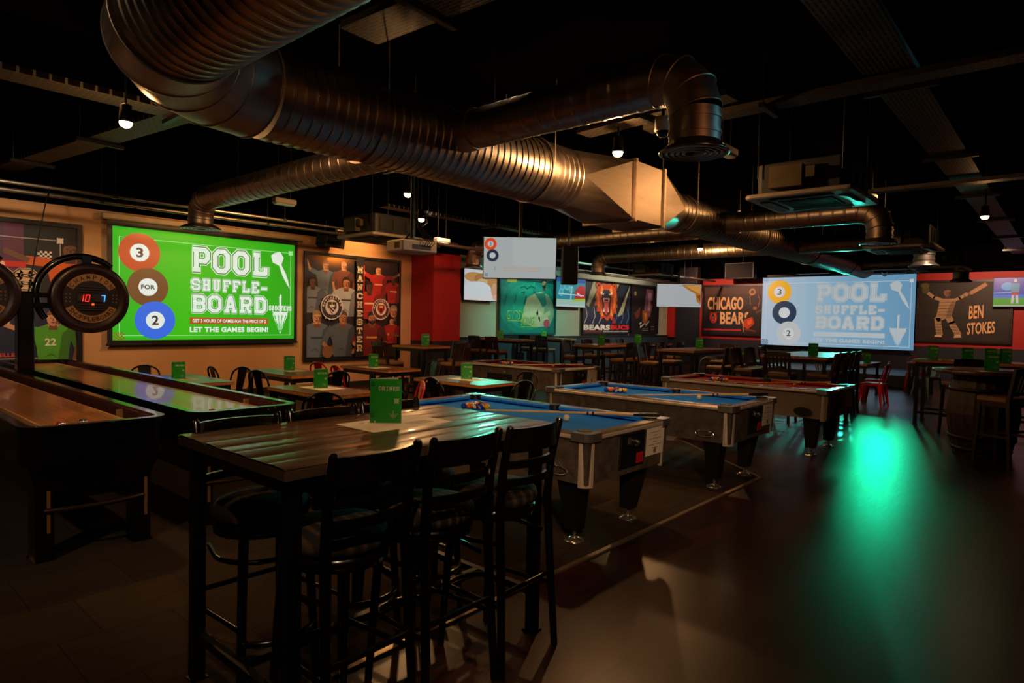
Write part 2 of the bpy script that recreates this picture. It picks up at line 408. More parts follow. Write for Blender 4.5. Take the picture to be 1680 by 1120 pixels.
# ------------------------------------------------------------------ camera
CH = 1.56
yaw, pitch, roll = math.radians(41.431), math.radians(-1.9828), math.radians(1.1674)
fw = Vector((math.cos(yaw)*math.cos(pitch), math.sin(yaw)*math.cos(pitch), math.sin(pitch)))
rt = Vector((math.sin(yaw), -math.cos(yaw), 0)); upv = rt.cross(fw)
r2 = rt*math.cos(roll)+upv*math.sin(roll); u2 = upv*math.cos(roll)-rt*math.sin(roll)
cam = bpy.data.objects.new('camera', bpy.data.cameras.new('camera')); COL.objects.link(cam)
cam.matrix_world = Matrix((( r2.x, u2.x, -fw.x, 0), (r2.y, u2.y, -fw.y, 0), (r2.z, u2.z, -fw.z, CH), (0, 0, 0, 1)))
cam.data.sensor_width = 36; cam.data.lens = 1050.53/1680*36; cam.data.clip_start = .05
scene.camera = cam

# ------------------------------------------------------------------ room shell
X0, X1, Y0, Y1, ZC = -3.0, 22.8, -6.0, 12.0, 4.0
FLOORM = plank_mat('floor_wood', '#42180a', '#200a05', '#080302', .31, .19, 1.3, rot=0, grain=.75, bump=.12, spec=.6)
CARPET = plank_mat('carpet_tile', '#3e3226', '#352a20', '#241c16', .95, .5, .5, grain=.55, bump=.5, spec=.1)
WALLC = mat('cream_paint', '#b98a5c', .8, var=.05, scale=1.5)
WALLG = mat('pale_paint', '#a8ab93', .8, var=.05, scale=1.5)
NAVY = mat('navy_paint', '#141c2c', .55, var=.1, scale=1.5)
REDP = mat('red_paint', '#a01513', .6, var=.06, scale=1.2)
BLKC = mat('black_paint', (.0011, .001, .001), 1., var=.3, scale=1, spec=.0)
struct(MB().box(((X0+X1)/2, (Y0+Y1)/2, -.05), (X1-X0, Y1-Y0, .1)).build('floor', FLOORM))
struct(MB().prism([(X0, 2.36), (6.53, 2.36), (7.78, 3.84), (6.9, 5.6), (6.9, Y1), (X0, Y1)], .0, .006).build('floor', CARPET))
struct(MB().box(((X0+X1)/2, (Y0+Y1)/2, ZC+.05), (X1-X0, Y1-Y0, .1)).build('ceiling', BLKC))
m = MB().use(WALLC); m.box((3.4, Y1+.06, 1.6), (13.0, .12, 3.2)); m.use(WALLG); m.box((16.4, Y1+.06, 1.6), (13.0, .12, 3.2)); m.use(BLKC); m.box((9.9, Y1+.06, 3.6), (26, .12, .8))
struct(m.build('wall_left'))
m = MB().use(NAVY); m.box((X1+.06, 3, .5), (.12, 18, 1.0)); m.use(NAVY); m.box((X1+.06, 11.35, 2.1), (.12, 1.3, 2.2))
m.use(REDP); m.box((X1+.06, 2.35, 2.1), (.12, 16.7, 2.2)); m.use(BLKC); m.box((X1+.06, 3, 3.6), (.12, 18, .8))
struct(m.build('wall_back'))
struct(MB().box(((X0+X1)/2, Y0-.06, 2), (X1-X0, .12, 4)).build('wall_right', BLKC))
struct(MB().box((X0-.06, 3, 2), (.12, 18, 4)).build('wall_front', BLKC))
struct(MB().box((3.4, Y1-.012, .06), (12.9, .024, .12)).build('baseboard_left', mat('dark_skirting', '#15110f', .5)))
struct(MB().box((16.78, Y1-.02, .5), (12.0, .04, 1.06)).build('trim_1', mat('blue_grey_dado', '#28363c', .5, var=.1)))
struct(MB().box((16.78, Y1-.03, 1.05), (12.0, .06, .05)).build('trim_2', mat('dado_cap', '#1a2028', .4)))
m = MB().use(REDP); m.box((10.34, 11.6, 2.04), (.86, .8, 2.05)); m.use(NAVY); m.box((10.34, 11.61, .51), (.86, .79, 1.02)); m.use(BLKC); m.box((10.34, 11.61, 3.52), (.84, .78, .94))
struct(m.build('pillar'))
struct(MB().box((X1-.05, 11.85, 2.0), (.1, .3, 2.0)).build('trim_3', REDP))
STRIPM = mat('floor_strip_metal', '#b09a80', .35, .8)
struct(MB().rail([(X0, 2.36, .006), (6.53, 2.36, .006), (7.78, 3.84, .006), (6.9, 5.6, .006)], .035, .012).build('trim_4', STRIPM))
# low raised step at the far end
struct(MB().rbox((20.3, 5.2, .16), (3.0, 4.2, .32), .02, .01).build('trim_5', mat('stage_step', '#12201c', .4, var=.2)))

# ------------------------------------------------------------------ round spiral ducts
def duct_profile(path, r, pitch=.1, bump=.007, ribs=True):
    """resample a polyline and give a standing seam every pitch metres"""
    P = [Vector(p) for p in path]; out = []; rad = []; acc = 0.
    for a, b in zip(P, P[1:]):
        l = (b-a).length; n = max(1, int(round(l/pitch)))
        for i in range(n):
            t0 = i/n; q = pitch/l if l else 0
            for dt, dr in ((0, 0), (.05, 0), (.78, 0), (.83, 0), (.87, bump), (.95, bump)):
                out.append(a+(b-a)*(t0+dt/n)); rad.append(r+dr)
    out.append(P[-1]); rad.append(r)
    return out, rad
def elbow(c, r_bend, ax_from, ax_to, n=5):
    """points of a 90 degree bend; c is the corner where the two axes meet"""
    a, b = Vector(ax_from), Vector(ax_to); c = Vector(c); o = c-a*r_bend+b*r_bend
    return [o-b*(r_bend*math.cos(PI/2*i/n))+a*(r_bend*math.sin(PI/2*i/n)) for i in range(n+1)]
def segbend(mb, pts, r, n=28):
    """gored bend: one short cone section between every pair of points, with a raised seam at each joint"""
    mb.sweep(pts, r, n, caps=False)
    for i, p in enumerate(pts):
        a = Vector(pts[max(i-1, 0)]); b = Vector(pts[min(i+1, len(pts)-1)]); t = (b-a).normalized()
        mb.sweep([Vector(p)-t*.008, Vector(p)-t*.004, Vector(p)+t*.004, Vector(p)+t*.008], [r, r+.006, r+.006, r], n, caps=False)
YM, ZM = 4.4, 3.14
main = thing('spiral_duct', 'large ribbed silver ventilation duct running down the room through a square box section', 'duct', (2.0, YM, ZM))
def loc(o, v): return Vector(v)-Vector(o)
O = Vector((2.0, YM, ZM)); RM = .33
# run along the room
p, r = duct_profile([loc(O, (2.25, YM, ZM)), loc(O, (5.75, YM, ZM))], RM, .085, .008)
MB().sweep(p, r, 44).build('duct_run', STEEL, main)
p, r = duct_profile([loc(O, (8.25, YM, ZM)), loc(O, (19.3, YM, ZM))], .27, .11, .007)
MB().sweep(p, r, 36).build('duct_run', STEEL, main)
# corner bend and the run that passes overhead towards the right
XU = 1.42; B = .62
b = MB(); segbend(b, [loc(O, q) for q in elbow((XU, YM, ZM), B+.12, (-1, 0, 0), (0, -1, 0), 4)], RM+.012, 44)
b.build('bend', STEEL2, main)
p, r = duct_profile([loc(O, (XU, YM-B-.12, ZM)), loc(O, (XU, -2.5, ZM))], RM, .085, .008)
MB().sweep(p, r, 44).build('duct_run', STEEL, main)
# square box with two round-to-square cones
def cone_to_square(x0, x1, r, hy, hz, n=32):
    """round-to-square sheet transition: four flat triangles and four corner cones"""
    b = MB(); q4 = n//4
    ring = [loc(O, (x0, YM+r*math.cos(2*PI*k/n), ZM+r*math.sin(2*PI*k/n))) for k in range(n)]
    cor = [loc(O, (x1, YM+sy*hy, ZM+sz*hz)) for sy, sz in ((1, 1), (-1, 1), (-1, -1), (1, -1))]
    for c in range(4):
        arc_ = [ring[(c*q4+k) % n] for k in range(q4+1)]
        b.add(arc_+[cor[c]], [(k, k+1, q4+1) for k in range(q4)], True)
        b.add([ring[((c+1)*q4) % n], cor[(c+1) % 4], cor[c]], [(0, 1, 2)])
    return b
HY, HZ = .36, .35
cone_to_square(5.75, 6.75, RM, HY, HZ).build('reducer', STEEL2, main)
bx = MB(); bx.box(loc(O, (7.1, YM, ZM)), (.7, 2*HY, 2*HZ))
for x in (6.75, 7.45): bx.box(loc(O, (x, YM, ZM)), (.04, 2*HY+.05, 2*HZ+.05))
bx.build('duct_box', STEEL2, main)
cone_to_square(8.25, 7.45, .27, HY, HZ).build('reducer', STEEL2, main)
h = MB()
for x in (3.1, 5.2, 8.6, 11.5, 14.5, 17.5):
    rr = RM if x < 6 else .27
    q = loc(O, (x, YM, ZM))
    h.sweep([q-Vector((.02, 0, 0)), q+Vector((.02, 0, 0))], [rr+.016]*2, 36)
    for s in (-1, 1): h.cyl(q+Vector((0, s*(rr+.012), 0)), q+Vector((0, s*(rr+.012), ZC-ZM)), .006, n=6)
    h.nxt()
h.build_parts('hanger_strap', STEEL2, main)

def branch(label, x, y_end, r, z_dif, r_dif, ztop=None, name='branch_duct'):
    """side branch from the main duct along y, a gored elbow down and a round ceiling diffuser"""
    s = 1 if y_end > YM else -1; zz = ztop or ZM
    t = thing(name, label, 'duct', (x, y_end, zz)); o = Vector((x, y_end, zz))
    rb = r*1.5
    rm = (RM if x < 6 else .27)
    y_a = YM+s*(rm-.06); y_b = y_end-s*rb
    m_ = MB(); m_.cyl(loc(o, (x, y_a, zz)), loc(o, (x, y_a+s*.2, zz)), r+.012, n=28); m_.build('collar', STEEL2, t)
    p, q = duct_profile([loc(o, (x, y_a+s*.2, zz)), loc(o, (x, y_b, zz))], r, .16, .004)
    MB().sweep(p, q, 32).build('duct_run', STEEL, t)
    e = MB(); pts = [loc(o, v) for v in elbow((x, y_end, zz), rb, (0, s, 0), (0, 0, -1), 3)]
    segbend(e, pts, r+.006, 28); e.build('bend', STEEL2, t)
    d = MB(); zb = zz-rb
    d.cyl((0, 0, -rb), (0, 0, z_dif-zz+.05), r, n=28)
    for k in (.25, .7): d.sweep([(0, 0, -rb+(z_dif-zz+.05+rb)*k-.01), (0, 0, -rb+(z_dif-zz+.05+rb)*k+.01)], [r+.007]*2, 28)
    d.build('drop_pipe', STEEL2, t)
    g = MB(); z0 = z_dif-zz
    g.lathe([(r, .06), (r_dif*.8, .035), (r_dif, .0), (r_dif, -.012), (r_dif*.93, -.018), (r_dif*.9, .004)], (0, 0, z0), 36)
    for k in range(1, 5):
        rr = r_dif*(.9-.17*k); g.lathe([(rr+r_dif*.1, .012), (rr+r_dif*.12, -.012), (rr+r_dif*.04, -.012), (max(rr, .003), .012)], (0, 0, z0), 30)
    g.lathe([(r_dif*.9, .015), (.001, .015)], (0, 0, z0), 30)
    g.build('diffuser', mat('diffuser_metal', '#8d8478', .3, .9), t)
    w_ = MB()
    ym = (y_a+y_b)/2
    for yy in (ym-.3*abs(y_b-y_a), ym+.3*abs(y_b-y_a)): w_.cyl(loc(o, (x, yy, zz+r)), loc(o, (x, yy, ZC)), .005, n=6); w_.nxt()
    w_.build_parts('hanger_rod', BLKM, t)
    return t
branch('polished spiral branch duct with downturned round diffuser, nearest one above the pool tables', 3.95, 1.93, .165, 2.68, .225, 3.19)
branch('left spiral branch duct ending in a round diffuser above the big green screen', 3.85, 9.25, .16, 2.74, .27)
branch('spiral branch duct behind the large ceiling air conditioner, round diffuser at its end', 9.8, 2.06, .16, 2.69, .24)
branch('spiral branch duct turning down beside the second ceiling air conditioner', 13.3, 2.08, .16, 2.65, .24)
branch('farthest spiral branch duct on the right, its drop pipe hanging over the cricket poster', 18.2, 2.1, .16, 2.66, .23)
branch('coppery lit spiral branch duct with its drop pipe above the bear poster', 13.3, 8.95, .165, 2.72, .2)
branch('spiral branch duct passing behind the hanging television', 10.6, 10.6, .165, 2.75, .22, 3.2)

# ------------------------------------------------------------------ cable trays, pipes
TRAY = hole_mat('punched_steel_tray', '#5d564c', '#0c0a08', .11, .035, .9, .5)
def tray(label, a, b, w, name='cable_tray', lip=.05, n_h=3):
    a, b = Vector(a), Vector(b); d = b-a; L_ = d.length; rz = math.atan2(d.y, d.x)
    t = thing(name, label, 'cable tray', a, rz)
    m_ = MB(); m_.box((L_/2, 0, 0), (L_, w, .004))
    for s in (-1, 1): m_.box((L_/2, s*w/2, lip/2), (L_, .004, lip))
    m_.build('tray_channel', TRAY, t)
    h_ = MB(); k = MB()
    for i in range(n_h):
        x = L_*(i+.5)/n_h
        k.box((x, 0, -.025), (.05, w+.2, .04)); k.nxt()
        for s in (-1, 1): h_.cyl((x, s*(w/2+.06), -.03), (x, s*(w/2+.06), ZC-a.z), .006, n=6); h_.nxt()
    k.build_parts('cross_bracket', BLKM, t); h_.build_parts('hanger_rod', BLKM, t)
    c_ = MB()
    for q in range(3): c_.cyl((0, (q-1)*w*.22, .02), (L_, (q-1)*w*.2, .022), .014, n=6); c_.nxt()
    c_.build_parts('cable_run', BLKP, t)
    return t
tray('punched steel cable tray high at the left, passing behind the duct bend', (-1.5, 6.6, 3.46), (6.5, 6.6, 3.46), .3)
tray('punched steel cable tray crossing above the left football poster', (2.15, 11.9, 3.6), (2.9, 5.9, 3.6), .32)
tray('wide punched cable tray near the top edge, behind the overhead duct run', (2.82, 4.05, 3.62), (2.98, 1.2, 3.62), .34, n_h=2)
tray('long punched cable tray at the upper right running towards the far wall', (2.0, 1.2, 3.6), (22.0, 1.24, 3.6), .36, n_h=7)
tray('slim cable tray crossing the ceiling at the right beside the near diffuser', (5.9, 3.4, 3.52), (5.95, -4.0, 3.52), .2)
tray('green lit cable tray crossing the ceiling above the large air conditioner', (10.6, 3.6, 3.52), (10.6, -4.0, 3.52), .2)
tray('short cable tray behind the near branch duct', (5.55, 3.96, 3.5), (5.4, 2.3, 3.48), .22, n_h=1)
tray('cable tray high above the hanging projector', (7.0, 9.3, 3.5), (12.5, 9.3, 3.5), .24)
def pipe(label, pts, r, m_=None):
    t = thing('conduit_pipe', label, 'pipe', pts[0])
    MB().sweep([loc(pts[0], p) for p in pts], r, 10).build('pipe', m_ or mat('conduit_steel', '#8b8174', .4, .9), t)
    c = MB()
    a, b = Vector(pts[0]), Vector(pts[-1])
    for k in (.15, .38, .62, .85):
        q = a+(b-a)*k-a; c.cyl(q+Vector((0, 0, -.03)), q+Vector((0, 0, ZC-a.z)), .006, n=6); c.box(q, (.05, .07, .05)); c.nxt()
    c.build_parts('pipe_clip', BLKM, t)
pipe('long steel conduit along the ceiling in front of the left wall', [(-1, 10.3, 3.18), (9.8, 10.3, 3.18)], .022)
pipe('second steel conduit just under the first along the left wall', [(-1, 10.9, 3.17), (9.8, 10.9, 3.17)], .03)
pipe('steel pipe along the ceiling behind the projector', [(6.4, 9.8, 3.06), (22.0, 9.8, 3.06)], .035)
pipe('teal lit pipe running above the far posters', [(12.0, 11.2, 3.02), (22.4, 11.2, 3.02)], .04)

# ------------------------------------------------------------------ ceiling air conditioners
def cassette(label, c, first=[None]):
    if first[0]: return dup(first[0], c, 0, label)
    t = thing('air_conditioner', label, 'air conditioner', c, 0, 'ceiling cassette air conditioners'); first[0] = t
    P_ = mat('cassette_plastic', '#9c9080', .45, var=.08)
    m_ = MB(); m_.rbox((0, 0, .02), (.98, .98, .045), .05, .012); m_.build('fascia_panel', P_, t)
    g = MB(); g.rbox((0, 0, -.008), (.5, .5, .014), .03, .004)
    for i in range(9): g.box((-.2+.05*i, 0, -.017), (.012, .44, .006))
    g.build('intake_grille', mat('grille_dark', '#2a2724', .5), t)
    v = MB(); l = MB()
    for k in range(4):
        a = k*PI/2; R_ = Matrix.Rotation(a, 4, 'Z')
        v.box((0, .36, -.006), (.56, .1, .012), T=R_)
        l.add([(-.27, .32, -.016), (.27, .32, -.016), (.27, .395, -.03), (-.27, .395, -.03)], [(0, 1, 2, 3)], T=R_)
        l.add([(-.27, .36, -.012), (.27, .36, -.012), (.27, .41, -.02), (-.27, .41, -.02)], [(0, 1, 2, 3)], T=R_); v.nxt(); l.nxt()
    v.build_parts('air_slot', BLKP, t); l.build_parts('louvre', P_, t)
    b_ = MB(); b_.rbox((0, 0, .19), (.82, .82, .3), .06, .012, n=2)
    for x in (-.25, 0, .25): b_.box((x, -.415, .19), (.14, .012, .18)); b_.box((x, .415, .19), (.14, .012, .18))
    b_.build('casing', mat('cassette_casing', '#262626', .6, .2), t)
    j = MB(); j.box((-.46, .1, .18), (.1, .3, .2)); j.box((-.47, -.12, .2), (.06, .08, .1)); j.build('control_box', mat('control_box_metal', '#5c5038', .5, .5), t)
    h_ = MB()
    for sx in (-1, 1):
        for sy in (-1, 1): h_.cyl((sx*.44, sy*.38, .2), (sx*.44, sy*.38, ZC-2.78), .006, n=6); h_.nxt()
    h_.build_parts('hanger_rod', BLKM, t)
    return t
for c, l in (((6.74, 2.02, 2.78), 'nearest ceiling cassette air conditioner, teal lit louvres, right of the big duct'),
             ((11.75, 2.12, 2.78), 'ceiling cassette air conditioner second in the row right of the duct'),
             ((16.05, 2.2, 2.78), 'farthest ceiling cassette air conditioner right of the duct, over the cricket poster'),
             ((6.25, 8.35, 2.78), 'ceiling cassette air conditioner just behind the white projector'),
             ((15.4, 8.6, 2.78), 'ceiling cassette air conditioner in front of the bear poster')):
    cassette(l, c)['group'] = 'ceiling cassette air conditioners'

# ------------------------------------------------------------------ spotlights
def spotlight(label, p, power, rad=.045, col=(1, .5, .19), first=[None]):
    if first[0] is None:
        t = thing('spotlight', label, 'spotlight', p, 0, 'warm ceiling spotlights'); first[0] = t
        m_ = MB(); m_.lathe([(.02, .16), (.045, .15), (.055, .02), (.06, 0), (.052, .004), (.045, .03)], (0, 0, 0), 18); m_.build('housing', BLKM, t)
        MB().ball((0, 0, -.004), .05, 16, 10, .8).build('bulb', mat('warm_bulb', '#ffd9a0', .4, emit='#ffcf8c', es=26), t)
        s = MB(); s.cyl((0, 0, .15), (0, 0, .9), .01, n=8); s.build('stem', BLKM, t)
    else: t = dup(first[0], p, 0, label, 'warm ceiling spotlights')
    li = bpy.data.lights.new('spot_lamp', 'POINT'); li.energy = power; li.color = col; li.shadow_soft_size = rad
    o = bpy.data.objects.new('spot_lamp', li); COL.objects.link(o); o.location = (p[0], p[1], p[2]-.1)
    return t
W = 1.0
spotlight('bright warm spotlight at the upper left under a cable tray', (1.95, 6.2, 3.18), 55*W)
spotlight('warm ceiling spotlight above the hanging projector', (5.5, 6.76, 3.2), 50*W)
spotlight('small warm spotlight just right of the projector cables', (7.05, 8.3, 3.2), 50*W)
spotlight('warm spotlight beside the square duct box under the near branch duct', (5.5, 3.5, 3.24), 70*W)
spotlight('warm spotlight right below the ribbed duct, left of the coppery branch', (10.9, 6.1, 3.14), 45*W)
spotlight('warm spotlight in front of the coppery branch duct', (12.7, 6.0, 3.12), 45*W)
spotlight('dim warm spotlight at the right under the long cable tray', (11.6, 1.08, 3.2), 3*W)
# ------------------------------------------------------------------ projection screens
def shooters(A, x, y, w, h, col, hole, dart=True, word=True):
    """ribbon over a net shaped like a downward triangle, a dart standing on it; (x, y) bottom-left of the box"""
    cx = x+w/2
    A.poly([(cx-w*.34, y+h*.5), (cx+w*.34, y+h*.5), (cx, y)], col)
    for i in range(1, 5):
        A.line([(cx-w*.34+w*.17*(i-.6), y+h*.47), (cx-w*.04+i*w*.03, y+h*.06)], w*.022, hole); A.line([(cx+w*.34-w*.17*(i-.6), y+h*.47), (cx+w*.04-i*w*.03, y+h*.06)], w*.022, hole)
    A.poly([(cx-w*.36, y+h*.58), (cx-w*.3, y+h*.5), (cx+w*.3, y+h*.5), (cx+w*.36, y+h*.58), (cx+w*.28, y+h*.56), (cx-w*.28, y+h*.56)], col)
    if dart: A.poly([(cx-w*.03, y+h*.5), (cx+w*.03, y+h*.5), (cx+w*.045, y+h*.86), (cx+w*.05, y+h*.98), (cx, y+h), (cx-w*.05, y+h*.93)], col)
    if word:
        A.slab('SHOOTERS', x, y+h*.585, w, h*.125, col)
def dart(A, x0, y0, x1, y1, s, col):
    """flight at (x0,y0), point at (x1,y1)"""
    l = math.hypot(x1-x0, y1-y0); ux, uy = (x1-x0)/l, (y1-y0)/l; nx, ny = -uy, ux
    P = lambda a, b: (x0+ux*a*l+nx*b*s, y0+uy*a*l+ny*b*s)
    A.poly([P(0, -.1), P(.02, .5), P(.2, .62), P(.34, .12), P(.34, -.12), P(.2, -.62), P(.02, -.5)], col)
    A.poly([P(.33, .12), P(.6, .2), P(.78, .15), P(1, 0), P(.78, -.15), P(.6, -.2), P(.33, -.12)], col)
def pool_slide(A, w, h, p, logo_word=True):
    A.rect(0, 0, w, h, p['bg'])
    A.up(); A.mb.use(grad_glow(p['name'], p['stops'], w, A.e)); A.mb.add([(0, -A.z, 0), (w, -A.z, 0), (w, -A.z, h), (0, -A.z, h)], [(0, 1, 2, 3)])
    T = lambda v: h*(1-v)
    A.frame(w*.03, h*.04, w*.945, h*.87, h*.006, p['line'])
    A.star(w*.975, T(.09), h*.028, p['line'])
    A.checker(0.004*w, h*.0, w*.05, 6, p['chk'], 5)
    R_ = h*.172
    for u, v, c, t in ((.125, .215, p['c1'], '3'), (.165, .52, p['c2'], p['mid']), (.2, .82, p['c3'], '2')):
        A.ell(w*u, T(v), R_, R_, c, 48); A.ell(w*u, T(v), R_*.46, R_*.46, p['hub'], 32)
        if t == 'FOR': A.text(t, w*u-R_*.34, T(v)-R_*.12, R_*.68, R_*.24, '#2b2320', .03)
        elif t: A.text(t, w*u-R_*.17, T(v)-R_*.25, R_*.34, R_*.5, '#3a2c28', p['nb'])
    o, g = (p['txt'], p['gap'])
    A.slab('POOL', w*.385, T(.352), w*.44, h*.235, o, g, p['txt'], .2)
    A.slab('SHUFFLE-', w*.383, T(.53), w*.445, h*.115, o, g, p['txt'], .2)
    A.slab('BOARD', w*.383, T(.738), w*.435, h*.17, o, g, p['txt'], .2)
    A.rect(w*.375, T(.852), w*.455, h*.065, p['bar'])
    if p['words']: A.text('GET 3 HOURS OF GAMES FOR THE PRICE OF 2', w*.39, T(.836), w*.425, h*.034, p['txt'], .03)
    A.text('LET THE GAMES BEGIN!', w*.375, T(.93), w*.455, h*.052, p['txt'], .045)
    dart(A, w*.872, T(.1), w*.97, T(.47), h*.11, p['txt'])
    shooters(A, w*.833, T(.95), w*.148, h*.42, p['txt'], p['bg'], True, logo_word)
def screen(label, o, rz, w, h, mx, mtop, mbot, pal, e, fabric, case_col, group, logo=True, border=True):
    """pull-down screen: case on top, black-bordered fabric, projected picture, weight bar"""
    t = thing('projection_screen', label, 'projection screen', o, rz)
    m_ = MB().use(BLKP); m_.box((w/2, .01, h/2), (w, .004, h)); m_.build('screen_fabric', fabric, t)
    c = MB(); c.rbox((w/2, .01, h+.05), (w+.16, .13, .11), .01, .02); c.build('roller_case', mat('screen_case_'+case_col.strip('#'), case_col, .5), t)
    b_ = MB(); b_.rbox((w/2, .01, -.012), (w+.03, .03, .04), .01, .01); b_.build('weight_bar', BLKP, t)
    A = Art(w-2*mx, h-mtop-mbot, e); pool_slide(A, A.w, A.h, pal, logo); A.build('projected_picture', t, (mx, -.002, mbot))
    return t
PAL1 = dict(bg='#17b80c', line='#8fdf86', chk='#8a5a14', c1='#b5411c', c2='#6b4424', c3='#2f66d8', mid='FOR', hub='#dfe6dc', nb=.03, txt='#dbe6d6', gap='#1c8a12', bar='#a8501c', words=True)
PAL1['name'] = 'green_slide'; PAL1['stops'] = [(0, '#12a814'), (.35, '#2fb40c'), (.6, '#1fae0a'), (1, '#169c0c')]
PAL2 = dict(bg='#a4bacd', line='#c6ccd0', chk='#0f5f80', c1='#eaa91f', c2='#0d3450', c3='#bcc0c1', mid='', hub='#cdd0d2', nb=.005, txt='#b4bcbe', gap='#9aabb6', bar='#b2bdc2', words=False)
PAL2['name'] = 'pale_slide'; PAL2['stops'] = [(0, '#a9bccf'), (.3, '#9db8cb'), (.6, '#7ba6c2'), (1, '#5f93b6')]
screen('big green pool and shuffleboard screen on the left wall', (3.47, Y1-.1, 1.02), 0, 3.4, 2.04, .075, .1, .06, PAL1, 1.0, BLKP, '#a5906f', None)
screen('pale blue pool and shuffleboard screen on the far wall', (X1-.16, 8.32, .86), -PI/2, 4.6, 2.33, .0, .0, .0, PAL2, .85, WHITE, '#15211f', None, False)

# ------------------------------------------------------------------ posters
def poster(label, o, rz, w, h, draw, fr=.06, fcol='#141015', bg='#0d0b0e'):
    t = thing('poster', label, 'poster', o, rz)
    f = MB()
    for c, d in (((w/2, -.02, fr/2), (w, .05, fr)), ((w/2, -.02, h-fr/2), (w, .05, fr)), ((fr/2, -.02, h/2), (fr, .05, h-2*fr)), ((w-fr/2, -.02, h/2), (fr, .05, h-2*fr))): f.box(c, d)
    f.build('frame', mat('poster_frame_'+fcol.strip('#'), fcol, .4), t)
    MB().box((w/2, 0, h/2), (w-.02, .02, h-.02)).build('backing_board', mat('poster_back', '#0a090b', .7), t)
    A = Art(w-2*fr, h-2*fr); A.rect(0, 0, A.w, A.h, bg); draw(A, A.w, A.h); A.build('print', t, (fr, -.012, fr))
    return t
SK, SH, HB, HD = '#c08a64', '#6d4029', '#2a1a12', '#120c0a'
def d_football(A, w, h):
    for i, c in enumerate(('#5a2440', '#46203f', '#331c3c', '#221a38')): A.rect(0, h*.45, w*(.72-.1*i), h*.55, c)
    A.rect(0, 0, w, h*.5, '#151a3a')
    A.line([(0, h*.9), (w*.91, h*.9), (w*.91, h*.04), (0, h*.04)], h*.007, '#9a8f8c'); A.star(w*.91, h*.9, h*.024, '#d8c8ae')
    A.checker(w*.79, h*.73, w*.075, 6, '#d8cab6', 6)
    A.person(w*.965, h*.44, h*.46, '#c2521a', '#8a3610', '#6b432e', HD, '#3f261a', 'out', 'down')
    A.person(w*.87, h*.0, h*.38, '#4c9a26', '#336e18', SK, '#7a5230', SH, 'out', 'down')
    A.text('22', w*.825, h*.13, w*.06, h*.055, '#d8d2b8', .03)
    A.rect(w*.4, h*.69, w*.33, h*.04, '#c02018'); A.text('FOR', w*.56, h*.697, w*.07, h*.026, '#e8d8c8', .03)
    A.slab('DS', w*.555, h*.535, w*.225, h*.14, '#caa47e', '#221a38', '#caa47e', .22)
    A.text('14 J', w*.57, h*.27, w*.13, h*.055, '#cdc1b2', .05)
    A.text('KELLER', w*.57, h*.055, w*.13, h*.026, '#c8402a', .03)
def crest(A, x, y, r, top, bot, kind):
    A.ell(x, y, r, r, '#c9b3a6' if kind else '#cfc3c4', 40); A.ell(x, y, r*.93, r*.93, '#2a2430' if not kind else '#4a1c16', 40); A.ell(x, y, r*.6, r*.6, '#d2c6c0', 32)
    n = len(top)
    def ringtext(t, a0, a1, flip):
        for i, ch in enumerate(t):
            a = a0+(a1-a0)*(i/(max(1, len(t)-1))); q = r*.76
            cx, cy = x+q*math.cos(a), y+q*math.sin(a)
            A.text(ch, cx-r*.07*math.cos(a-PI/2+(PI if flip else 0)), cy-r*.1*math.sin(a-PI/2)-r*.08, r*.14, r*.2, '#d8ccc4', .02, 0, (a-PI/2+(PI if flip else 0))*.6)
    ringtext(top, PI*.93, PI*.07, False); ringtext(bot, PI*1.28, PI*1.72, True)
    sh = [(x-r*.4, y+r*.42), (x+r*.4, y+r*.42), (x+r*.42, y-r*.05), (x, y-r*.55), (x-r*.42, y-r*.05)]
    A.poly(sh, '#3d2a35' if not kind else '#8c1712'); 
    if not kind:
        A.poly([(x-r*.25, y+r*.18), (x+r*.27, y+r*.18), (x+r*.2, y+r*.02), (x-r*.18, y+r*.02)], '#d8c8a8'); A.line([(x, y+r*.16), (x, y+r*.4)], r*.05, '#d8c8a8')
        A.line([(x-r*.36, y-r*.08), (x+r*.1, y-r*.45)], r*.08, '#c8bcc0'); A.line([(x-r*.1, y-.02*r), (x+r*.28, y-r*.28)], r*.08, '#c8bcc0')
    else:
        A.poly([(x-r*.22, y+r*.3), (x+r*.22, y+r*.3), (x+r*.16, y+r*.12), (x-r*.16, y+r*.12)], '#d8b46a'); A.poly([(x-r*.08, y+r*.05), (x+r*.12, y+r*.05), (x+r*.04, y-r*.36), (x-r*.14, y-r*.26)], '#1c1412')
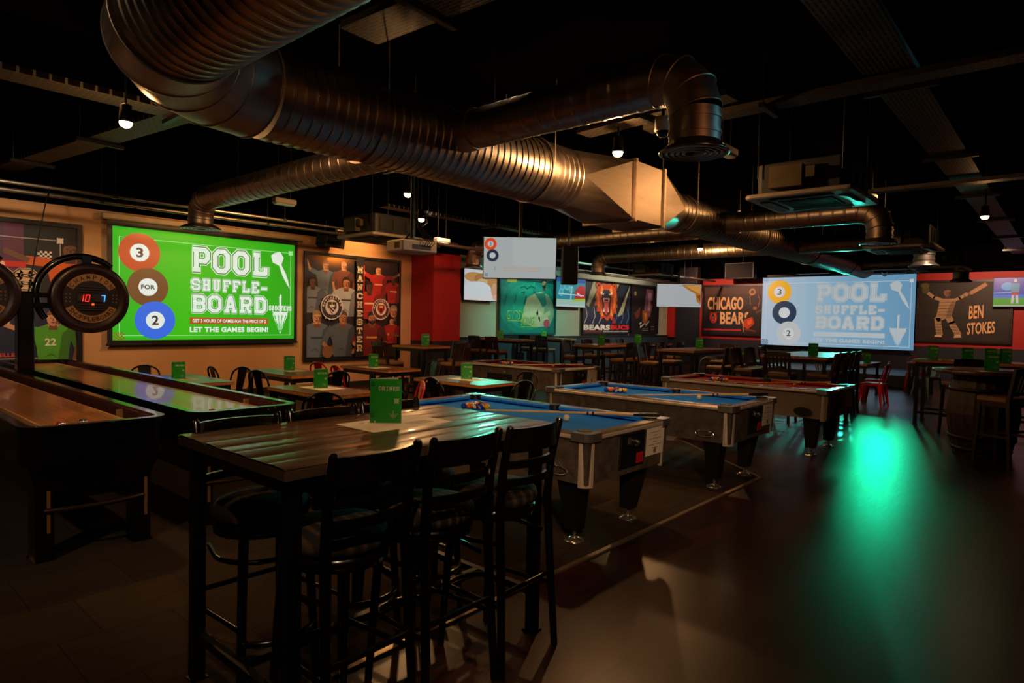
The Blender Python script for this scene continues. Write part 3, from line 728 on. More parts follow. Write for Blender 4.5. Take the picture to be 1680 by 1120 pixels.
def d_manchester(A, w, h):
    A.rect(0, 0, w*.52, h, '#17131c'); A.rect(w*.545, 0, w*.455, h, '#1b0d0e')
    for k in range(7): A.ell(w*.24, h*1.0, w*(.3-.035*k), h*(.14-.017*k), ['#2a1c18', '#3c2619', '#573419', '#7a4a1e', '#9c6224', '#bd7c30', '#d89a48'][k], 28)  # spotlight glow on the poster top, painted as nested brighter ellipses
    A.ell(w*.78, h*.98, w*.2, h*.05, '#2c1512')
    P = A.person
    P(w*.19, h*0.620, h*0.325, '#54606e', '#384450', SK, '#8a6a40', SH, 'up', 'down')
    P(w*.375, h*0.650, h*0.302, '#6a3528', '#47231c', SK, '#b58a66', SH, 'down', 'down', False, None)
    P(w*.06, h*0.440, h*0.347, '#6b6f7a', '#484c56', '#6d4a35', HD, '#3c281c', 'down', 'down', False, '#30343c')
    P(w*.4, h*0.410, h*0.392, '#98999c', '#66686d', '#a5744f', HD, SH, 'hip', 'down', False, '#303a48')
    P(w*.1, h*0.010, h*0.448, '#566274', '#394553', SK, '#8c7450', SH, 'down', 'hip', False, '#2a3440')
    P(w*.365, h*0.010, h*0.448, '#4a525c', '#31383f', '#9a6b4c', '#4a3424', SH, 'hip', 'hip')
    P(w*.93, h*0.560, h*0.302, '#8e1512', '#5e0e0c', '#4c2c1f', HD, '#2e1a12', 'down', 'down', False, '#c89a6a')
    P(w*.75, h*0.610, h*0.336, '#9c1814', '#6a100e', SK, HB, SH, 'up', 'out', False, '#c89a6a')
    P(w*.645, h*0.390, h*0.381, '#a01a16', '#6c110e', '#4f2e20', HD, '#2e1a12', 'down', 'down', False, '#d8b48a')
    A.face(w*.93, h*.47, h*.06, '#b07a58', '#7c6a58', SH)
    P(w*.91, h*0.130, h*0.280, '#961512', '#640e0c', SK, HB, SH, 'down', 'fold')
    P(w*.675, h*0.010, h*0.448, '#6a1712', '#44100c', '#a06c4a', HD, SH, 'hip', 'down', True, '#b8863a')
    A.ell(w*.2, h*.06, w*.055, w*.055, '#7a4c28', 18)
    crest(A, w*.24, h*.5, w*.112, 'MANCHESTER', 'CITY', 0); crest(A, w*.775, h*.495, w*.1, 'MANCHESTER', 'UNITED', 1)
    A.rect(w*.49, 0, w*.085, h, '#110d10'); A.rect(w*.572, h*.52, w*.008, h*.42, '#c0201a')
    lh = h*.885/10
    for i, ch in enumerate('MANCHESTER'): A.slab(ch, w*.498, h*.93-lh*(i+1)+lh*.16, w*.066, lh*.74, '#e2cdb4', th=.24)
def d_gypsy(A, w, h):
    for i, c in enumerate(('#0c6a62', '#0f7f72', '#12907e', '#17a089')): A.ell(w*.5, h*.45, w*(.62-.11*i), h*(.6-.1*i), c, 28) if i else A.rect(0, 0, w, h, c)
    for i in range(14):
        x = random.random()*w; y = random.random()*h*.9; A.line([(x, y), (x+w*.03, y+h*.14)], w*.025, random.choice(('#0d7468', '#1aa58c', '#0a5a56', '#23b295')))
    A.rect(0, h*.87, w, h*.13, '#0b3a3a')
    c0 = '#b8922e'; A.poly([(w*.11, h*.84), (w*.27, h*.84), (w*.29, h*.95), (w*.235, h*.89), (w*.19, h*.965), (w*.145, h*.89), (w*.09, h*.95)], c0)
    A.line([(w*.34, h*.76), (w*.42, h*.79), (w*.46, h*.75), (w*.54, h*.8), (w*.62, h*.77)], w*.012, '#0a3a3a'); A.line([(w*.36, h*.68), (w*.42, h*.7), (w*.4, h*.64)], w*.01, '#0a3a3a')
    sk, sd = '#cbb592', '#8a9a80'
    A.poly([(w*.36, h*.2), (w*.42, h*.45), (w*.47, h*.6), (w*.6, h*.68), (w*.72, h*.72), (w*.88, h*.66), (w*.97, h*.5), (w*.98, h*.3), (w*.9, h*.12), (w*.6, h*.1)], sk)
    A.poly([(w*.7, h*.68), (w*.88, h*.66), (w*.97, h*.5), (w*.98, h*.3), (w*.9, h*.12), (w*.78, h*.3), (w*.8, h*.5)], sd)
    A.poly([(w*.6, h*.68), (w*.8, h*.7), (w*.84, h*.5), (w*.76, h*.44), (w*.7, h*.55)], '#2b7f74')
    A.line([(w*.44, h*.3), (w*.66, h*.36), (w*.85, h*.24)], h*.09, '#d6c3a2'); A.line([(w*.9, h*.36), (w*.7, h*.24), (w*.5, h*.22)], h*.08, sk)
    A.face(w*.78, h*.86, h*.075, '#b48a68', HD, '#5c4030', True)
    A.ell(w*.84, h*.17, w*.06, w*.05, '#d0485a', 20)
    A.text('GYPSY', w*.1, h*.23, w*.31, h*.15, '#a8c030', .0, .12); A.text('GYPSY', w*.115, h*.245, w*.28, h*.12, '#14907a', .0, .12)
    A.text('KING', w*.37, h*.13, w*.24, h*.16, '#c9c030', .0, .12); A.text('KING', w*.385, h*.145, w*.21, h*.125, '#3a9a70', .0, .12)
    A.line([(w*.13, h*.205), (w*.36, h*.205)], h*.012, '#b8c030'); A.line([(w*.37, h*.105), (w*.62, h*.105), (w*.62, h*.15)], h*.012, '#b8c030')
def bear(A, x, y, s, fur, lite, dark, ax=1.):
    """roaring bear head, ears up, long open jaw; s is half the height"""
    P = lambda pts: [(x+a*s*ax, y+b*s) for a, b in pts]
    for q in (-1, 1):
        A.ell(x+q*s*.48*ax, y+s*.82, s*.19*ax, s*.2, dark, 18); A.ell(x+q*s*.48*ax, y+s*.82, s*.14*ax, s*.15, fur, 18); A.ell(x+q*s*.46*ax, y+s*.8, s*.07*ax, s*.09, '#3a140a', 14)
    A.poly(P([(-.5,.75),(-.2,.95),(0,.9),(.22,.97),(.5,.78),(.62,.5),(.7,.1),(.62,0),(.72,-.25),(.6,-.3),(.62,-.6),(.48,-.55),(.4,-.95),(.25,-.8),(.1,-.98),(-.12,-.8),(-.28,-.9),(-.36,-.5),(-.55,-.5),(-.52,-.2),(-.7,-.2),(-.6,.1),(-.68,.2),(-.58,.5)]), fur)
    for pts in ([(-.58,.45),(-.4,.2),(-.42,-.3),(-.5,-.15)], [(.56,.45),(.42,.2),(.45,-.35),(.58,-.1)], [(-.3,.85),(-.12,.55),(-.2,.3),(-.36,.5)], [(.3,.85),(.12,.55),(.22,.3),(.38,.5)], [(.3,-.3),(.42,-.7),(.3,-.75),(.22,-.5)], [(-.25,-.35),(-.3,-.75),(-.14,-.7)]):
        A.poly(P(pts), lite)
    A.poly(P([(-.22,.55),(.22,.55),(.3,.2),(.26,-.6),(.05,-.78),(-.2,-.6),(-.28,.2)]), dark)
    A.poly(P([(-.2,.62),(.2,.62),(.14,.3),(0,.22),(-.14,.3)]), '#2a2a3a'); A.poly(P([(-.1,.46),(.1,.46),(.05,.34),(-.05,.34)]), '#0c0a10')
    for q in (-1, 1):
        A.poly(P([(q*.34,.52),(q*.14,.44),(q*.18,.36),(q*.36,.42)]), '#f2e0b0'); A.ell(x+q*s*.22*ax, y+s*.44, s*.035*ax, s*.035, '#120a08', 8)
        A.poly(P([(q*.2,.18),(q*.12,.2),(q*.14,-.06)]), '#efe6d6'); A.poly(P([(q*.17,-.5),(q*.09,-.52),(q*.13,-.28)]), '#efe6d6')
    A.poly(P([(-.12,.06),(.12,.06),(.12,-.45),(.04,-.66),(-.06,-.62),(-.12,-.4)]), '#c85a52'); A.line(P([(0,0),(.01,-.55)]), s*.03, '#8c2a2a')
    A.line(P([(-.1,.2),(-.04,.14),(0,.2),(.05,.14),(.1,.2)]), s*.03, '#efe6d6')
def d_bears(A, w, h):
    for i in range(7): A.poly([(w*(-.1+.2*i), h*.3), (w*(.02+.2*i), h*.3), (w*(.35+.2*i), h), (w*(.2+.2*i), h)], ('#9a9a72', '#1c2a3a', '#b3a67e', '#14202e')[i % 4])
    A.poly([(0, 0), (w, 0), (w, h*.5), (w*.75, h*.34), (w*.5, h*.42), (w*.25, h*.36), (0, h*.62)], '#131a3c')
    for a in (.04, .2, .33, .66, .8, .93): A.line([(w*a, h*.2), (w*(a+.05), h*.34), (w*(a+.02), h*.5)], w*.012, '#b4b0a4' if a < .5 else '#2f7c86')
    bear(A, w*.47, h*.62, h*.38, '#c64a16', '#f08a34', '#5c1a0c', 1.55)
    A.poly([(w*.6, h*.2), (w*.68, h*.2), (w*.64, h*.34)], '#a8201c')
    A.rect(0, 0, w, h*.19, '#100c14')
    A.text('BEARS', w*.02, h*.07, w*.54, h*.105, '#e4ded2', .06); A.text('BUCS', w*.575, h*.075, w*.41, h*.1, '#d22420', .06)
    A.rect(w*.05, h*.025, w*.35, h*.025, '#7c1a18'); A.text('RAYMOND JAMES STADIUM', w*.42, h*.022, w*.54, h*.03, '#cfc8c4', .03)
def d_signed(A, w, h):
    A.rect(0, 0, w, h, '#100b0d')
    A.star(w*.14, h*.86, h*.035, '#b38a48'); A.ell(w*.14, h*.86, h*.04, h*.045, '#b38a48', 16); A.ell(w*.14, h*.86, h*.025, h*.03, '#4a3416', 14)
    A.poly([(w*.55, h*.98), (w*.8, h*.97), (w*.78, h*.6), (w*.7, h*.36), (w*.46, h*.4), (w*.5, h*.7)], '#7a4850')
    A.poly([(w*.62, h*.9), (w*.74, h*.9), (w*.7, h*.5), (w*.6, h*.5)], '#b07a84')
    A.poly([(w*.12, h*.42), (w*.34, h*.58), (w*.3, h*.36), (w*.2, h*.3)], '#5a2418'); A.poly([(w*.4, h*.5), (w*.66, h*.5), (w*.6, h*.22), (w*.42, h*.24)], '#8a4420'); A.poly([(w*.48, h*.44), (w*.58, h*.44), (w*.54, h*.26)], '#c8742c')
    A.poly([(w*.7, h*.72), (w*.92, h*.74), (w*.9, h*.66), (w*.72, h*.64)], '#1c1416')
    A.line([(w*.3, h*.2), (w*.38, h*.24), (w*.34, h*.12), (w*.5, h*.22), (w*.58, h*.18), (w*.52, h*.14), (w*.66, h*.26)], w*.018, '#cfc6b4')
    for i in range(2): A.rect(w*.42, h*(.09-.035*i), w*.22, h*.016, '#6d675e'); A.rect(w*.74, h*(.13-.05*i), w*.13, h*.02, '#6d675e')
def d_chicago(A, w, h):
    for i, c in enumerate(('#4a2f2a', '#3b2623', '#2a1c1d', '#1d1519')): A.rect(0, 0, w, h*(1-.16*i), c)
    A.poly([(0, 0), (w*.8, 0), (w*.6, h*.3), (0, h*.3)], '#15122a')
    A.text('CHICAGO', w*.06, h*.5, w*.62, h*.28, '#e0b27a', .035); A.text('BEARS', w*.29, h*.19, w*.5, h*.27, '#e0b27a', .035)
    A.rect(0, h*.055, w*.66, h*.035, '#c32a18')
    A.poly([(w*.07, h*.44), (w*.26, h*.44), (w*.24, h*.28), (w*.165, h*.19), (w*.09, h*.28)], '#2a0d0a'); bear(A, w*.165, h*.33, h*.125, '#d03018', '#e8502a', '#4a0d08')
    dk, md, lt = '#1a1214', '#3a251c', '#8a5a34'
    A.poly([(w*.66, h*.0), (w*1.0, 0), (w*1.0, h*.8), (w*.9, h*.72), (w*.8, h*.5), (w*.72, h*.3)], dk)
    A.ell(w*.87, h*.7, w*.11, h*.16, '#2c1c18', 26); A.line([(w*.8, h*.62), (w*.79, h*.8), (w*.86, h*.86)], w*.014, lt); A.line([(w*.93, h*.56), (w*.96, h*.72), (w*.92, h*.82)], w*.016, lt)
    A.ring(w*.83, h*.88, w*.03, w*.055, '#b88048', 0, 2*PI, 20); A.ell(w*.84, h*.66, w*.03, h*.03, md, 12); A.ell(w*.88, h*.54, w*.035, h*.04, '#9a5c3c', 12)
    A.poly([(w*.72, h*.3), (w*.84, h*.36), (w*.88, h*.22), (w*.78, h*.1), (w*.68, h*.16)], '#c4401a'); A.poly([(w*.76, h*.28), (w*.83, h*.31), (w*.84, h*.22), (w*.77, h*.18)], '#e8682c'); A.line([(w*.7, h*.1), (w*.9, h*.06)], h*.03, '#8c2a14')
    A.line([(w*.9, h*.45), (w*.98, h*.5)], h*.05, '#5a3a24'); A.line([(w*.7, h*.04), (w*.69, h*.2)], w*.01, '#d8b890')
def d_cricket(A, w, h):
    for i in range(9): A.rect(0, h*i/9, w, h/9, ('#1d1713', '#17120f')[i % 2])
    wh, sd, dk = '#a08464', '#7c634a', '#4a3828'
    X = lambda a: w*a
    A.line([(w*.25, h*.1), (w*.22, h*.36), (w*.3, h*.42)], w*.075, wh); A.line([(w*.46, h*.1), (w*.38, h*.3), (w*.33, h*.44)], w*.075, wh)
    A.poly([(w*.19, h*.05), (w*.28, h*.05), (w*.27, h*.09), (w*.2, h*.085)], '#c8b496'); A.poly([(w*.41, h*.04), (w*.5, h*.05), (w*.49, h*.09), (w*.42, h*.09)], '#c8b496')
    for k in range(4): A.line([(w*.205, h*(.12+.05*k)), (w*.27, h*(.12+.05*k))], h*.01, dk); A.line([(w*.4-.01*k*w, h*(.13+.05*k)), (w*.465-.01*k*w, h*(.12+.05*k))], h*.01, dk)
    A.poly([(w*.2, h*.38), (w*.37, h*.38), (w*.42, h*.66), (w*.4, h*.72), (w*.24, h*.72), (w*.23, h*.62)], wh); A.poly([(w*.31, h*.38), (w*.37, h*.38), (w*.42, h*.66), (w*.4, h*.72), (w*.35, h*.6)], sd)
    for k in range(5): A.line([(w*.22, h*(.43+.055*k)), (w*.4, h*(.44+.055*k))], h*.008, dk)
    A.line([(w*.25, h*.7), (w*.17, h*.74), (w*.09, h*.83)], h*.055, wh); A.line([(w*.4, h*.69), (w*.46, h*.73), (w*.53, h*.79)], h*.05, wh)
    A.ell(w*.07, h*.87, w*.045, h*.06, '#4a4420', 16); A.ell(w*.06, h*.95, w*.05, h*.05, '#54501f', 16)
    A.poly([(w*.55, h*.79), (w*.57, h*.84), (w*.73, h*.99), (w*.76, h*.94), (w*.6, h*.79)], '#a8805a'); A.line([(w*.51, h*.76), (w*.57, h*.82)], h*.03, '#5a4230'); A.ell(w*.53, h*.79, w*.022, h*.035, wh, 12)
    A.face(w*.32, h*.83, h*.07, '#7c5640', '#14161c', '#3c2820')
    A.text('BEN', w*.57, h*.37, w*.155, h*.22, '#e2b07a', .02, .1, .1); A.text('STOKES', w*.555, h*.1, w*.3, h*.2, '#e2b07a', .02, .1, .1)
poster('dark blue football poster at the far left, players in orange and green shirts', (.55, Y1-.03, .66), 0, 2.58, 2.26, d_football, .07)
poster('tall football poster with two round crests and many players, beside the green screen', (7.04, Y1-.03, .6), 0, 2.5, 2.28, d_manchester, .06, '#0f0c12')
poster('teal boxing poster of a bare chested man, crown in its corner', (12.95, Y1-.05, 1.12), 0, 2.55, 1.8, d_gypsy, .05, '#0c4a4a')
poster('poster of a roaring orange bear on the pale back part of the left wall', (16.9, Y1-.05, 1.12), 0, 2.92, 1.76, d_bears, .02)
poster('narrow black signed poster to the right of the roaring bear', (19.86, Y1-.05, 1.12), 0, 2.0, 1.72, d_signed, .03)
poster('brown american football poster with tan lettering on the red far wall', (X1-.04, 10.58, 1.14), -PI/2, 2.3, 1.84, d_chicago, .07, '#1a1214')
poster('cricket batsman poster with arms out, right of the pale blue screen', (X1-.04, 3.7, 1.14), -PI/2, 2.32, 1.84, d_cricket, .07, '#15121a')

# ------------------------------------------------------------------ televisions
def television(label, o, rz, w, h, draw, e=.8, tilt=0., stand=None):
    t = thing('television', label, 'television', o, rz)
    t.rotation_euler = (tilt, 0, rz)
    m_ = MB(); m_.rbox((w/2, .03, h/2), (w+.03, .05, h+.03), .008, .008); m_.build('casing', BLKP, t)
    A = Art(w, h, e); draw(A, w, h); A.build('screen', t, (0, -.001, 0))
    b_ = MB()
    if stand: 
        b_.box((w/2, .09, h*.55), (.3, .06, .3)); b_.cyl((w/2, .1, h*.5), (w/2, .1, stand), .03, n=12); b_.box((w/2, .1, stand), (.2, .2, .02))
    else: b_.box((w/2, .1, h/2), (.3, .1, .25))
    b_.build('mount', BLKM, t)
    return t
def d_menu_tv(A, w, h):
    A.rect(0, 0, w, h, '#b4bcbc'); A.rect(w*.4, h*.3, w*.6, h*.7, '#bac2c0')
    for u, v, c, t in ((.09, .83, '#e8481c', '3'), (.12, .55, '#0f3048', '')):
        A.ell(w*u, h*v, h*.15, h*.15, c, 32); A.ell(w*u, h*v, h*.075, h*.075, '#c4cccb', 24)
        if t: A.text(t, w*u-h*.022, h*v-h*.045, h*.045, h*.09, '#3a3a3a', .0)
    A.text('2', w*.145, h*.2, h*.03, h*.08, '#5a5a5a', .0)
    A.frame(w*.285, h*.185, w*.49, h*.06, h*.014, '#d0a878'); A.checker(w*.015, h*.03, h*.08, 4, '#566064', 4)
def d_sand(A, w, h):
    A.rect(0, 0, w, h, '#c8ccd0'); A.rect(0, 0, w, h*.4, '#d2d2d2')
    for x, y, a, b_, c in ((.3, .75, .3, .16, '#b98a50'), (.6, .7, .3, .2, '#a5703a'), (.85, .62, .22, .3, '#b87a3c'), (.55, .62, .16, .1, '#c9a878'), (.93, .35, .1, .25, '#c89a70')): A.ell(w*x, h*y, w*a, h*b_, c, 26)
    A.ell(w*.4, h*.38, w*.42, h*.24, '#ccd4da', 26); A.ell(w*.97, h*.12, w*.1, h*.1, '#d8a898', 16)
    A.rect(w*1.0, 0, w*.001, h, '#b98a50')
def d_match(A, w, h):
    A.rect(0, 0, w, h, '#1a8a98'); A.rect(0, h*.86, w, h*.14, '#1450a0')
    for x, y, r in ((.2, .7, .14), (.35, .74, .16), (.5, .62, .12), (.15, .5, .13)): A.ell(w*x, h*y, h*r, h*r, '#3ea8b4', 18); A.ring(w*x, h*y, h*r*.8, h*r, '#7cd0d8')
    A.poly([(w*.62, h*.3), (w*.99, h*.3), (w*.99, h*.74), (w*.8, h*.78), (w*.64, h*.6)], '#c01a22')
    A.line([(w*.05, h*.45), (w*.95, h*.42)], h*.03, '#d0e8ea'); A.line([(w*.48, h*.2), (w*.5, h*.7)], w*.03, '#bfe0e0'); A.line([(w*.7, h*.5), (w*.85, h*.4)], h*.05, '#e8e0e0')
    A.rect(0, 0, w, h*.26, '#9fc4b4'); A.poly([(w*.5, h*.18), (w, h*.24), (w, h*.32), (w*.62, h*.28)], '#a8c020'); A.rect(0, 0, w, h*.07, '#b8ccc8')
def d_orange(A, w, h):
    A.rect(0, 0, w, h, '#b6bcc0'); A.poly([(w*.55, h*.98), (w*.7, h*.75), (w*.86, h*.6), (w*.9, h*.25), (w*.99, h*.1), (w*.99, h*.98)], '#b8772c'); A.poly([(w*.62, h*.95), (w*.8, h*.75), (w*.97, h*.6), (w*.99, h*.95)], '#d89a4a'); A.poly([(w*.9, h*.5), (w*.99, h*.55), (w*.99, h*.2)], '#8c4a1a')
def d_pitch(A, w, h):
    A.rect(0, 0, w, h, '#0c3a9c'); A.rect(0, h*.3, w, h*.12, '#2a6ac8'); A.rect(0, h*.04, w, h*.26, '#3f9a2e'); A.rect(0, 0, w, h*.05, '#b4b0a0')
    A.ell(w*.22, h*.7, w*.1, h*.14, '#1c98c8', 22); A.line([(0, h*.47), (w*.35, h*.5)], h*.03, '#5ab0e0')
    A.poly([(w*.28, h*.5), (w*.4, h*.5), (w*.41, h*.8), (w*.27, h*.8)], '#3a8aa0'); A.ell(w*.34, h*.9, w*.025, h*.06, '#c8b8a8', 14); A.rect(w*.285, h*.38, w*.11, h*.12, '#b83040'); A.line([(w*.31, h*.38), (w*.3, h*.12)], w*.04, '#c8c0b8'); A.line([(w*.37, h*.38), (w*.38, h*.12)], w*.04, '#c8c0b8')
yaw_tv = math.atan2(6.9, 7.97)-PI/2
d_ = Vector((math.cos(yaw_tv), math.sin(yaw_tv), 0))
c_ = Vector((7.97, 6.9, 2.58-.345))
television('hanging ceiling television showing a pale pool slide, in the middle of the room', c_-d_*.59, yaw_tv, 1.18, .665, d_menu_tv, .72, 0, ZC-2.24)
television('wall television showing orange and white blur, partly behind the red column', (11.5, Y1-.18, 2.04), 0, 1.22, .8, d_sand, .8)
television('wall television with red and teal sport, between the two teal and bear posters', (15.35, Y1-.2, 1.98), .0, 1.5, .88, d_match, .75)
a_ = Vector((15.31, 8.41, 0)); b_ = Vector((16.07, 7.52, 0)); q_ = b_-a_
television('hanging television with orange corner, left of the brown football poster', (15.31, 8.41, 1.98), math.atan2(q_.y, q_.x), 1.17, .6, d_orange, .72, .0, ZC-1.98)
television('blue sports television at the right edge of the far wall', (X1-.2, 1.83, 2.2), -PI/2, 1.42, .8, d_pitch, .75)

# ------------------------------------------------------------------ loudspeakers, projector, camera, small fittings
def speaker(label, p, rz, d, tilt=0., br=.3):
    t = thing('hanging_loudspeaker', label, 'loudspeaker', p, rz); t.rotation_euler = (tilt, 0, rz)
    MB().rbox((0, 0, 0), d, .02, .012).build('cabinet', mat('speaker_cabinet', '#15110f', .5), t)
    g = MB(); g.rbox((0, -d[1]/2-.004, 0), (d[0]*.9, .01, d[2]*.9), .002, .003); g.build('grille_cloth', mat('speaker_cloth', '#1c1613', .9, bump=.6, scale=120), t)
    k = MB(); k.box((0, d[1]/2+.03, .02), (.06, .08, .1)); k.cyl((0, d[1]/2+.04, .05), (0, d[1]/2+.04, d[2]/2+br), .014, n=8); k.build('bracket', BLKM, t)
    return t
speaker('black loudspeaker on the left wall just right of the green screen', (7.5, 11.7, 3.1), .25, (.55, .3, .24), .15)
speaker('tall black loudspeaker hanging beside the middle television', (8.5, 6.28, 2.46), .75-PI/2, (.26, .25, .62), .0, .9)
speaker('square black loudspeaker panel up at the far wall over the brown football poster', (X1-.6, 8.95, 3.42), -PI/2, (1.05, .3, .56), .0)
speaker('square black loudspeaker panel up in the far corner over the orange television', (X1-.9, 10.75, 3.28), -PI/2, (.8, .3, .62), .0)
speaker('brown loudspeaker panel above the middle of the pale blue screen', (X1-.5, 6.6, 3.42), -PI/2, (1.0, .25, .34), .0)
speaker('wide dark loudspeaker panel above the right of the pale blue screen', (X1-.5, 4.6, 3.44), -PI/2, (1.35, .25, .5), .0)
p_ = thing('projector', 'white ceiling projector with black rear sockets and loose cables', 'projector', (4.21, 5.1, 2.27), math.radians(-6))
MB().rbox((0, 0, 0), (.42, .3, .115), .02, .012).build('casing', CREAMP, p_)
m_ = MB(); m_.box((.02, -.151, -.008), (.22, .006, .045)); m_.build('socket_panel', BLKP, p_)
m_ = MB()
for i in range(7): m_.box((-.211, -.1+.014*i, .0), (.006, .006, .06))
m_.build('vent_slot', mat('vent_grey', '#6a6258', .5), p_)
m_ = MB(); m_.cyl((-.08, .15, 0), (-.08, .19, 0), .04, .042, 16); m_.build('lens', BLKM, p_)
m_ = MB(); m_.box((0, 0, .07), (.16, .12, .03)); m_.cyl((0, 0, .07), (0, 0, ZC-2.27), .02, n=10)
for a in (-1, 1): m_.cyl((a*.07, .05, .06), (0, 0, .16), .008, n=6)
m_.build('ceiling_mount', BLKM, p_)
m_ = MB(); m_.sweep([(.0, -.03, .6), (.0, -.06, .3), (.05, -.1, .2), (.1, -.12, .24), (.11, -.1, .34)], .006, 6)
for k in range(4): m_.sweep([(.04+.03*k, -.155, .0), (.05+.03*k, -.2, .04), (.02+.03*k, -.14, .12), (.0, -.04, .3)], .004, 6)
m_.build('cable', BLKP, p_)
t = thing('dome_camera', 'small white security dome camera under the ceiling by the near diffuser', 'security camera', (5.3, 2.9, 3.3))
MB().lathe([(.001, .12), (.07, .12), (.075, 0), (.06, -.005)], (0, 0, 0), 20).build('housing', CREAMP, t)
MB().lathe([(.06, 0), (.055, -.035), (.03, -.055), (.001, -.06)], (0, 0, 0), 20).build('dome', mat('smoked_dome', '#0a0a0c', .06, coat=.5), t)
m_ = MB(); m_.cyl((0, 0, .12), (0, 0, .7), .015, n=8); m_.build('stem', BLKM, t)
for p, l in (((4.8, 8.7, 3.2), 'small emergency light box hanging right of the left branch diffuser'), ((6.35, 2.75, 3.32), 'small green lit emergency box right of the near diffuser'), ((8.2, 9.05, 3.02), 'small emergency light box right of the projector under a tray')):
    t = thing('emergency_light', l, 'emergency light', p)
    MB().rbox((0, 0, 0), (.34, .12, .08), .02, .012).build('casing', CREAMP, t)
    MB().rbox((0, 0, -.045), (.3, .09, .02), .02, .006).build('diffuser_cover', mat('frosted_cover', '#cfd2c4', .3), t)
    m_ = MB()
    for a in (-1, 1): m_.cyl((a*.1, 0, .03), (a*.1, 0, ZC-p[2]), .006, n=6)
    m_.build('hanger_rod', BLKM, t)
# hanging wire at the left
tag(MB().sweep([(2.6, 11.3, 3.5), (2.35, 10.6, 3.0), (2.15, 10.1, 2.4), (1.84, 9.04, 1.76)], .008, 6).build('hanging_wire', BLKP), 'thin wire hanging from the cable tray down to the scoreboard post', 'wire')
# ------------------------------------------------------------------ shared furniture
TABLEW = plank_mat('table_top_wood', '#6b4630', '#4b3122', '#1c110b', .3, .145, 3.0, grain=.55, coat=.25, bump=.1)
LIGHTW = plank_mat('low_table_wood', '#6e4a30', '#5a3a24', '#2a180e', .36, .12, 2.6, rot=PI/2, grain=.5, coat=.15)
EDGEW = mat('table_edge_wood', '#b06c30', .5, var=.25, scale=8, stretch=(3, 3, 1))  # orange of the lamplit edges is put into this wood colour
FAB = [stripe_mat('seat_fabric_a', '#14100e', '#4a3a2a', '#241b15', 6), stripe_mat('seat_fabric_b', '#12100d', '#5c4830', '#1f1a13', 8), stripe_mat('seat_fabric_c', '#120c0c', '#5a3426', '#1c1214', 5)]
PADW = mat('tan_seat_pad', '#7a5636', .5, var=.15)

def ladder_stool(name, label, fab):
    """black bentwood bar stool with curved ladder back and round padded seat; faces +y"""
    t = thing(name, label, 'bar stool', (0, 0, 0), 0, 'ladder back bar stools round the near bar table')
    s = MB(); prof = [(.001, .70), (.17, .70), (.197, .715), (.205, .74), (.198, .765), (.17, .785), (.1, .795), (.001, .797)]
    s.lathe(prof, (0, .0, 0), 32); s.build('seat', fab, t)
    a = MB(); a.lathe([(.15, .66), (.19, .655), (.194, .70), (.15, .705)], (0, 0, 0), 32); a.build('seat_ring', BLK, t)
    for sx in (-1, 1):
        l = MB(); l.sweep([(sx*.135, .135, .70), (sx*.15, .155, .4), (sx*.165, .18, 0)], [.021, .019, .016], 10); l.build('leg', BLK, t)
        l = MB(); l.sweep([(sx*.2, -.225, 0), (sx*.185, -.2, .4), (sx*.178, -.18, .72), (sx*.18, -.195, .9), (sx*.186, -.235, 1.09), (sx*.187, -.238, 1.1)], [.017, .02, .021, .02, .018, .012], 10); l.build('leg', BLK, t)
    def slat(z, h, back, th, wdt=.18):
        m_ = MB(); m_.rail([(wdt*math.sin(q*.95)/math.sin(.95), back-.05*(math.cos(q*.95)-math.cos(.95))/(1-math.cos(.95)), z) for q in [(-1+i/6) for i in range(13)]], th, h); return m_
    slat(1.035, .105, -.215, .02).build('top_rail', BLK, t)
    slat(.925, .034, -.2, .018).build('slat', BLK, t)
    slat(.845, .034, -.188, .018).build('slat', BLK, t)
    b = MB(); b.sweep([(-.15, -.17, .56)]+[(.185*math.sin(q), .185*math.cos(q), .56) for q in [(-1.9+3.8*i/14) for i in range(15)]]+[(.15, -.17, .56)], .011, 8); b.build('brace_ring', BLK, t)
    f = MB(); f.sweep([(-.165, .165, .25)]+[(.165*math.sin(q), .12+.13*math.cos(q), .25) for q in [(-1.2+2.4*i/10) for i in range(11)]]+[(.165, .165, .25)], .015, 8); f.build('foot_rail', BLK, t)
    for sx in (-1, 1):
        m_ = MB(); m_.cyl((sx*.158, .165, .3), (sx*.188, -.205, .3), .012, n=8); m_.build('stretcher', BLK, t)
    m_ = MB(); m_.cyl((-.19, -.208, .36), (.19, -.208, .36), .012, n=8); m_.build('stretcher', BLK, t)
    return t
